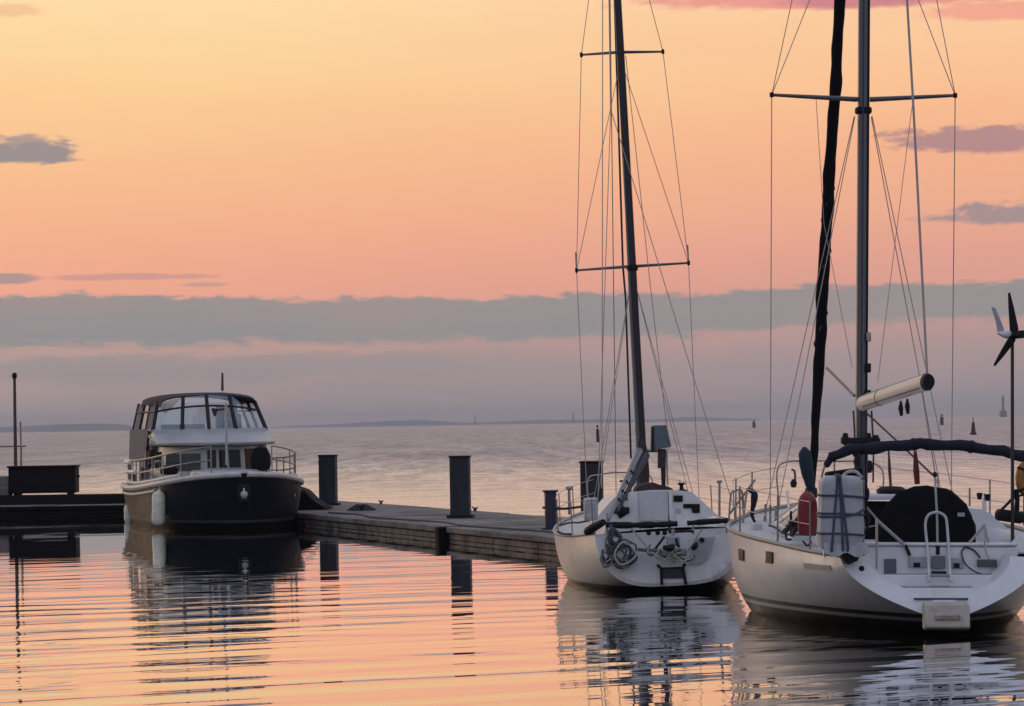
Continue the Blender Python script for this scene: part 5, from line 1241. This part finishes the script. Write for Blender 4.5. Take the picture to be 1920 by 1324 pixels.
for sd_ in (-1, 1):
    for v_ in (0.0, 0.33, 0.66, 1.0): MB().tube([spt(sd_, v_, h / 4) for h in range(5)], 0.045, 6).build('canopy_post', fr_, mc)
    MB().tube([spt(sd_, k / 8, 0.68) for k in range(9)], 0.03, 6).build('canopy_crossbar', fr_, mc)
    for k in range(3):
        v0, v1 = k / 3 + 0.02, (k + 1) / 3 - 0.02
        rows = [[spt(sd_, v0 + (v1 - v0) * i / 3, h) for i in range(4)] for h in (0.03, 0.5, 0.97)]
        mt = canvas_g if (sd_ > 0 and k != 1) else clear
        b = MB(); b.rings(rows, closed=False, caps=False)
        b.build('side_curtain' if mt is canvas_g else 'side_screen', mt, mc, recalc=False)
    MB().tube([spt(sd_, k / 8, 0.0) for k in range(9)], 0.05, 6).build('screen_sill', grey_gel, mc)
b = MB(); b.rings([[V((1.70 + 0.025 * math.sin(k * 1.3), 1.1 + 3.2 * k / 8, 1.70)) if h == 0 else V((1.645 + 0.008 * math.sin(k * 1.7), 0.95 + 4.1 * k / 8, 2.60)) for k in range(9)] for h in (0, 1)], closed=False, caps=False); b.build('side_curtain', canvas_g, mc)
rows = [[V((-1.28 + 2.56 * k / 6, 1.0, zb + (zr - zb) * j / 2)) for k in range(7)] for j in range(3)]
b = MB(); b.rings(rows, closed=False, caps=False); b.build('rear_curtain', clear, mc, recalc=False)
# helm interior: seat, wheel, white locker
MB().span((-1.1, 3.4, 2.57), (-0.55, 3.9, 3.0)).build('helm_seat', canvas_n, mc, bevel=0.06)
MB().span((-1.15, 2.6, 2.57), (-0.55, 2.9, 3.25)).build('seat_back', window_d, mc, bevel=0.06)
MB().tube([(-0.7 + 0.19 * math.cos(a), 4.7, 2.82 + 0.19 * math.sin(a)) for a in [i * math.pi / 10 for i in range(21)]], 0.018, 6).build('steering_wheel', black, mc)
MB().span((0.1, 4.55, 2.57), (1.25, 5.0, 2.72)).build('dashboard', canvas_n, mc, bevel=0.03)
# horn / lamp on the roof and reddish aerial
MB().tube([FM.L(417, 738, 4.2), FM.L(417, 699, 4.2)], [0.045, 0.03], 7).build('aerial', pbr('aerial_red', (0.11, 0.045, 0.045), 0.6), mc)
MB().lathe([(0.09, -0.03), (0.09, 0.05), (0.05, 0.08)], FM.L(417, 738, 4.2), 10).build('aerial_base', gel, mc)
# jack staff on the foredeck with tiny red pennant
MB().tube([FM.L(425, 872, 8.2), FM.L(424, 757, 8.2)], 0.035, 7).build('jack_staff', gel_c, mc)
b = MB(); P = [FM.L(421, 765, 8.2), FM.L(410, 767, 8.2), FM.L(397, 765, 8.25), FM.L(397, 770, 8.25), FM.L(401, 781, 8.22), FM.L(405, 780, 8.2), FM.L(407, 771, 8.2), FM.L(421, 769, 8.2)]
b.prism(P, (0, 0.015, 0)); b.build('pennant', red_dk, mc)
# rails
for sd_ in (-1, 1):
    E = MH.edge(sd_, 0.6, 10.6, 20)
    for hz_ in (0.38, 0.72):
        MB().tube([(p.x * 0.93, p.y, p.z + hz_) for p in E], 0.022, 6).build('guard_rail', steel, mc)
    for k in range(0, 21, 2): MB().tube([(E[k].x * 0.93, E[k].y, E[k].z), (E[k].x * 0.93, E[k].y, E[k].z + 0.73)], 0.018, 6).build('rail_post', steel, mc)
# handrail band along the helm deck front and starboard locker / engine box shapes
MB().tube(spline([FM.L(290, 866, 5.4), FM.L(312, 862, 5.8), FM.L(345, 850, 6.6), FM.L(385, 838, 7.7)], 5), 0.035, 7).build('hand_rail', gel_c, mc)
b = MB(); b.prism([FM.L(283, 824, 5.0), FM.L(304, 824, 5.0), FM.L(305, 838, 5.0), FM.L(283, 846, 5.0)], (0, -0.5, 0)); b.build('helm_locker', canvas_g, mc, bevel=0.03)
MB().tube([FM.L(279, 819, 5.1), FM.L(303, 818, 5.1), FM.L(307, 836, 5.1)], 0.05, 7).build('locker_roll', cream_v, mc)
# dark dodger on the starboard rail
for (y0, y1, z0, z1) in ((1.0, 3.0, 0.18, 0.62), (3.2, 4.7, 0.12, 0.45)):
    E = MH.edge(1, y0, y1, 6); b = MB()
    b.quadstrip([V((p.x * 0.925, p.y, p.z + z0)) for p in E], [V((p.x * 0.925, p.y, p.z + z1)) for p in E]); b.build('dodger', canvas_k, mc)
for (y0, y1, z) in ((0.8, 3.6, 0.66), (2.2, 5.0, 0.40)):
    E = MH.edge(1, y0, y1, 6); MB().tube([(p.x * 0.96, p.y, p.z + z) for p in E], 0.06, 7).build('rail_pad', cream_v, mc)
# black bags on deck
def dbag(px, py, yl, rx, rz, label, nm='deck_bag'):
    c = FM.W(FM.L(px, py, yl))
    prof = [(0.02, -rz), (rx * 0.85, -rz), (rx, -rz * 0.5), (rx * 0.95, rz * 0.2), (rx * 0.62, rz * 0.8), (0.02, rz)]
    o = MB().lathe([(r, z) for r, z in prof], n=18).build(nm, canvas_k); o.location = c
    tag(o, label, 'bag')
dbag(489, 858, 8.3, 0.27, 0.32, 'black dome shaped cover on the cruiser foredeck below the right cabin window')
dbag(317, 881, 7.6, 0.24, 0.13, 'small black bag on the cruiser side deck near the big cream fender')
# fenders
def fender(px, py0, py1, yl, r, label, tilt=0):
    a = FM.L(px, py0, yl); c = FM.L(px, py1, yl); h = a.z - c.z
    t = thing('fender', label, 'fender', FM.W(c), (0, R(tilt), 0), 'cream fenders on the motor cruiser')
    MB().lathe([(0.02, 0), (r * 0.7, 0.02), (r * 0.95, 0.09), (r, 0.16), (r * 0.97, h * 0.5), (r * 1.0, h - 0.14), (r * 0.9, h - 0.06), (r * 0.3, h), (r * 0.18, h + 0.05)], n=18).build('body', cream_v, t)
    MB().tube([(0, 0, h), (0.02, 0, h + 0.3)], 0.015, 6).build('lanyard', rope_l, t)
yy = 7.6; px_ = 2.07
fender(297, 921, 985, 8.85, 0.18, 'large cream fender hanging on the dark cruiser bow side', 2)
fender(242, 945, 982, 2.4, 0.14, 'smaller pale fender at the cruiser stern quarter by the pontoon arm', 0)
# mooring line from cruiser to pontoon
ml = MB().tube(spline([FM.W(FM.L(548, 898, 9.3)), V((at(575, 922, 84).x, 84, at(575, 922, 84).z)), on_water(620, 952, 0.36)], 8), 0.022, 6).build('mooring_line', rope_d)
tag(ml, 'dark mooring line from the cruiser bow to the pontoon', 'rope')
# mooring line of the large yacht bow and spring of the small one
p0 = FL.W(LH.pt(8.8, 0, -1)); p1 = pline(s_of(1046, 1008) - 1.0, 0.4, 0.36)
ml = MB().tube(spline([p0, (p0 + p1) / 2 + V((0, 0, -0.12)), p1], 8), 0.016, 6).build('mooring_line', rope_d)
tag(ml, 'dark mooring line from the smaller yacht bow to the near pontoon', 'rope')

# ------------------------------------------------------------------ evening haze
HAZE = 1.1e-4
hm = D.materials.new('evening_haze'); hm.use_nodes = True; t = NT(hm.node_tree); t.n.clear()
o_ = t.node('ShaderNodeOutputMaterial'); pv = t.node('ShaderNodeVolumePrincipled')
pv.inputs['Color'].default_value = (0.82, 0.80, 0.84, 1); pv.inputs['Density'].default_value = HAZE
t.l.new(pv.outputs[0], o_.inputs['Volume'])
b = MB(); b.span((-16000, -600, -3), (16000, 16500, 60)); hz_o = b.build('haze', hm, smooth=0)
tag(hz_o, 'thin pale evening haze over the water and far coast', 'haze', kind='stuff')
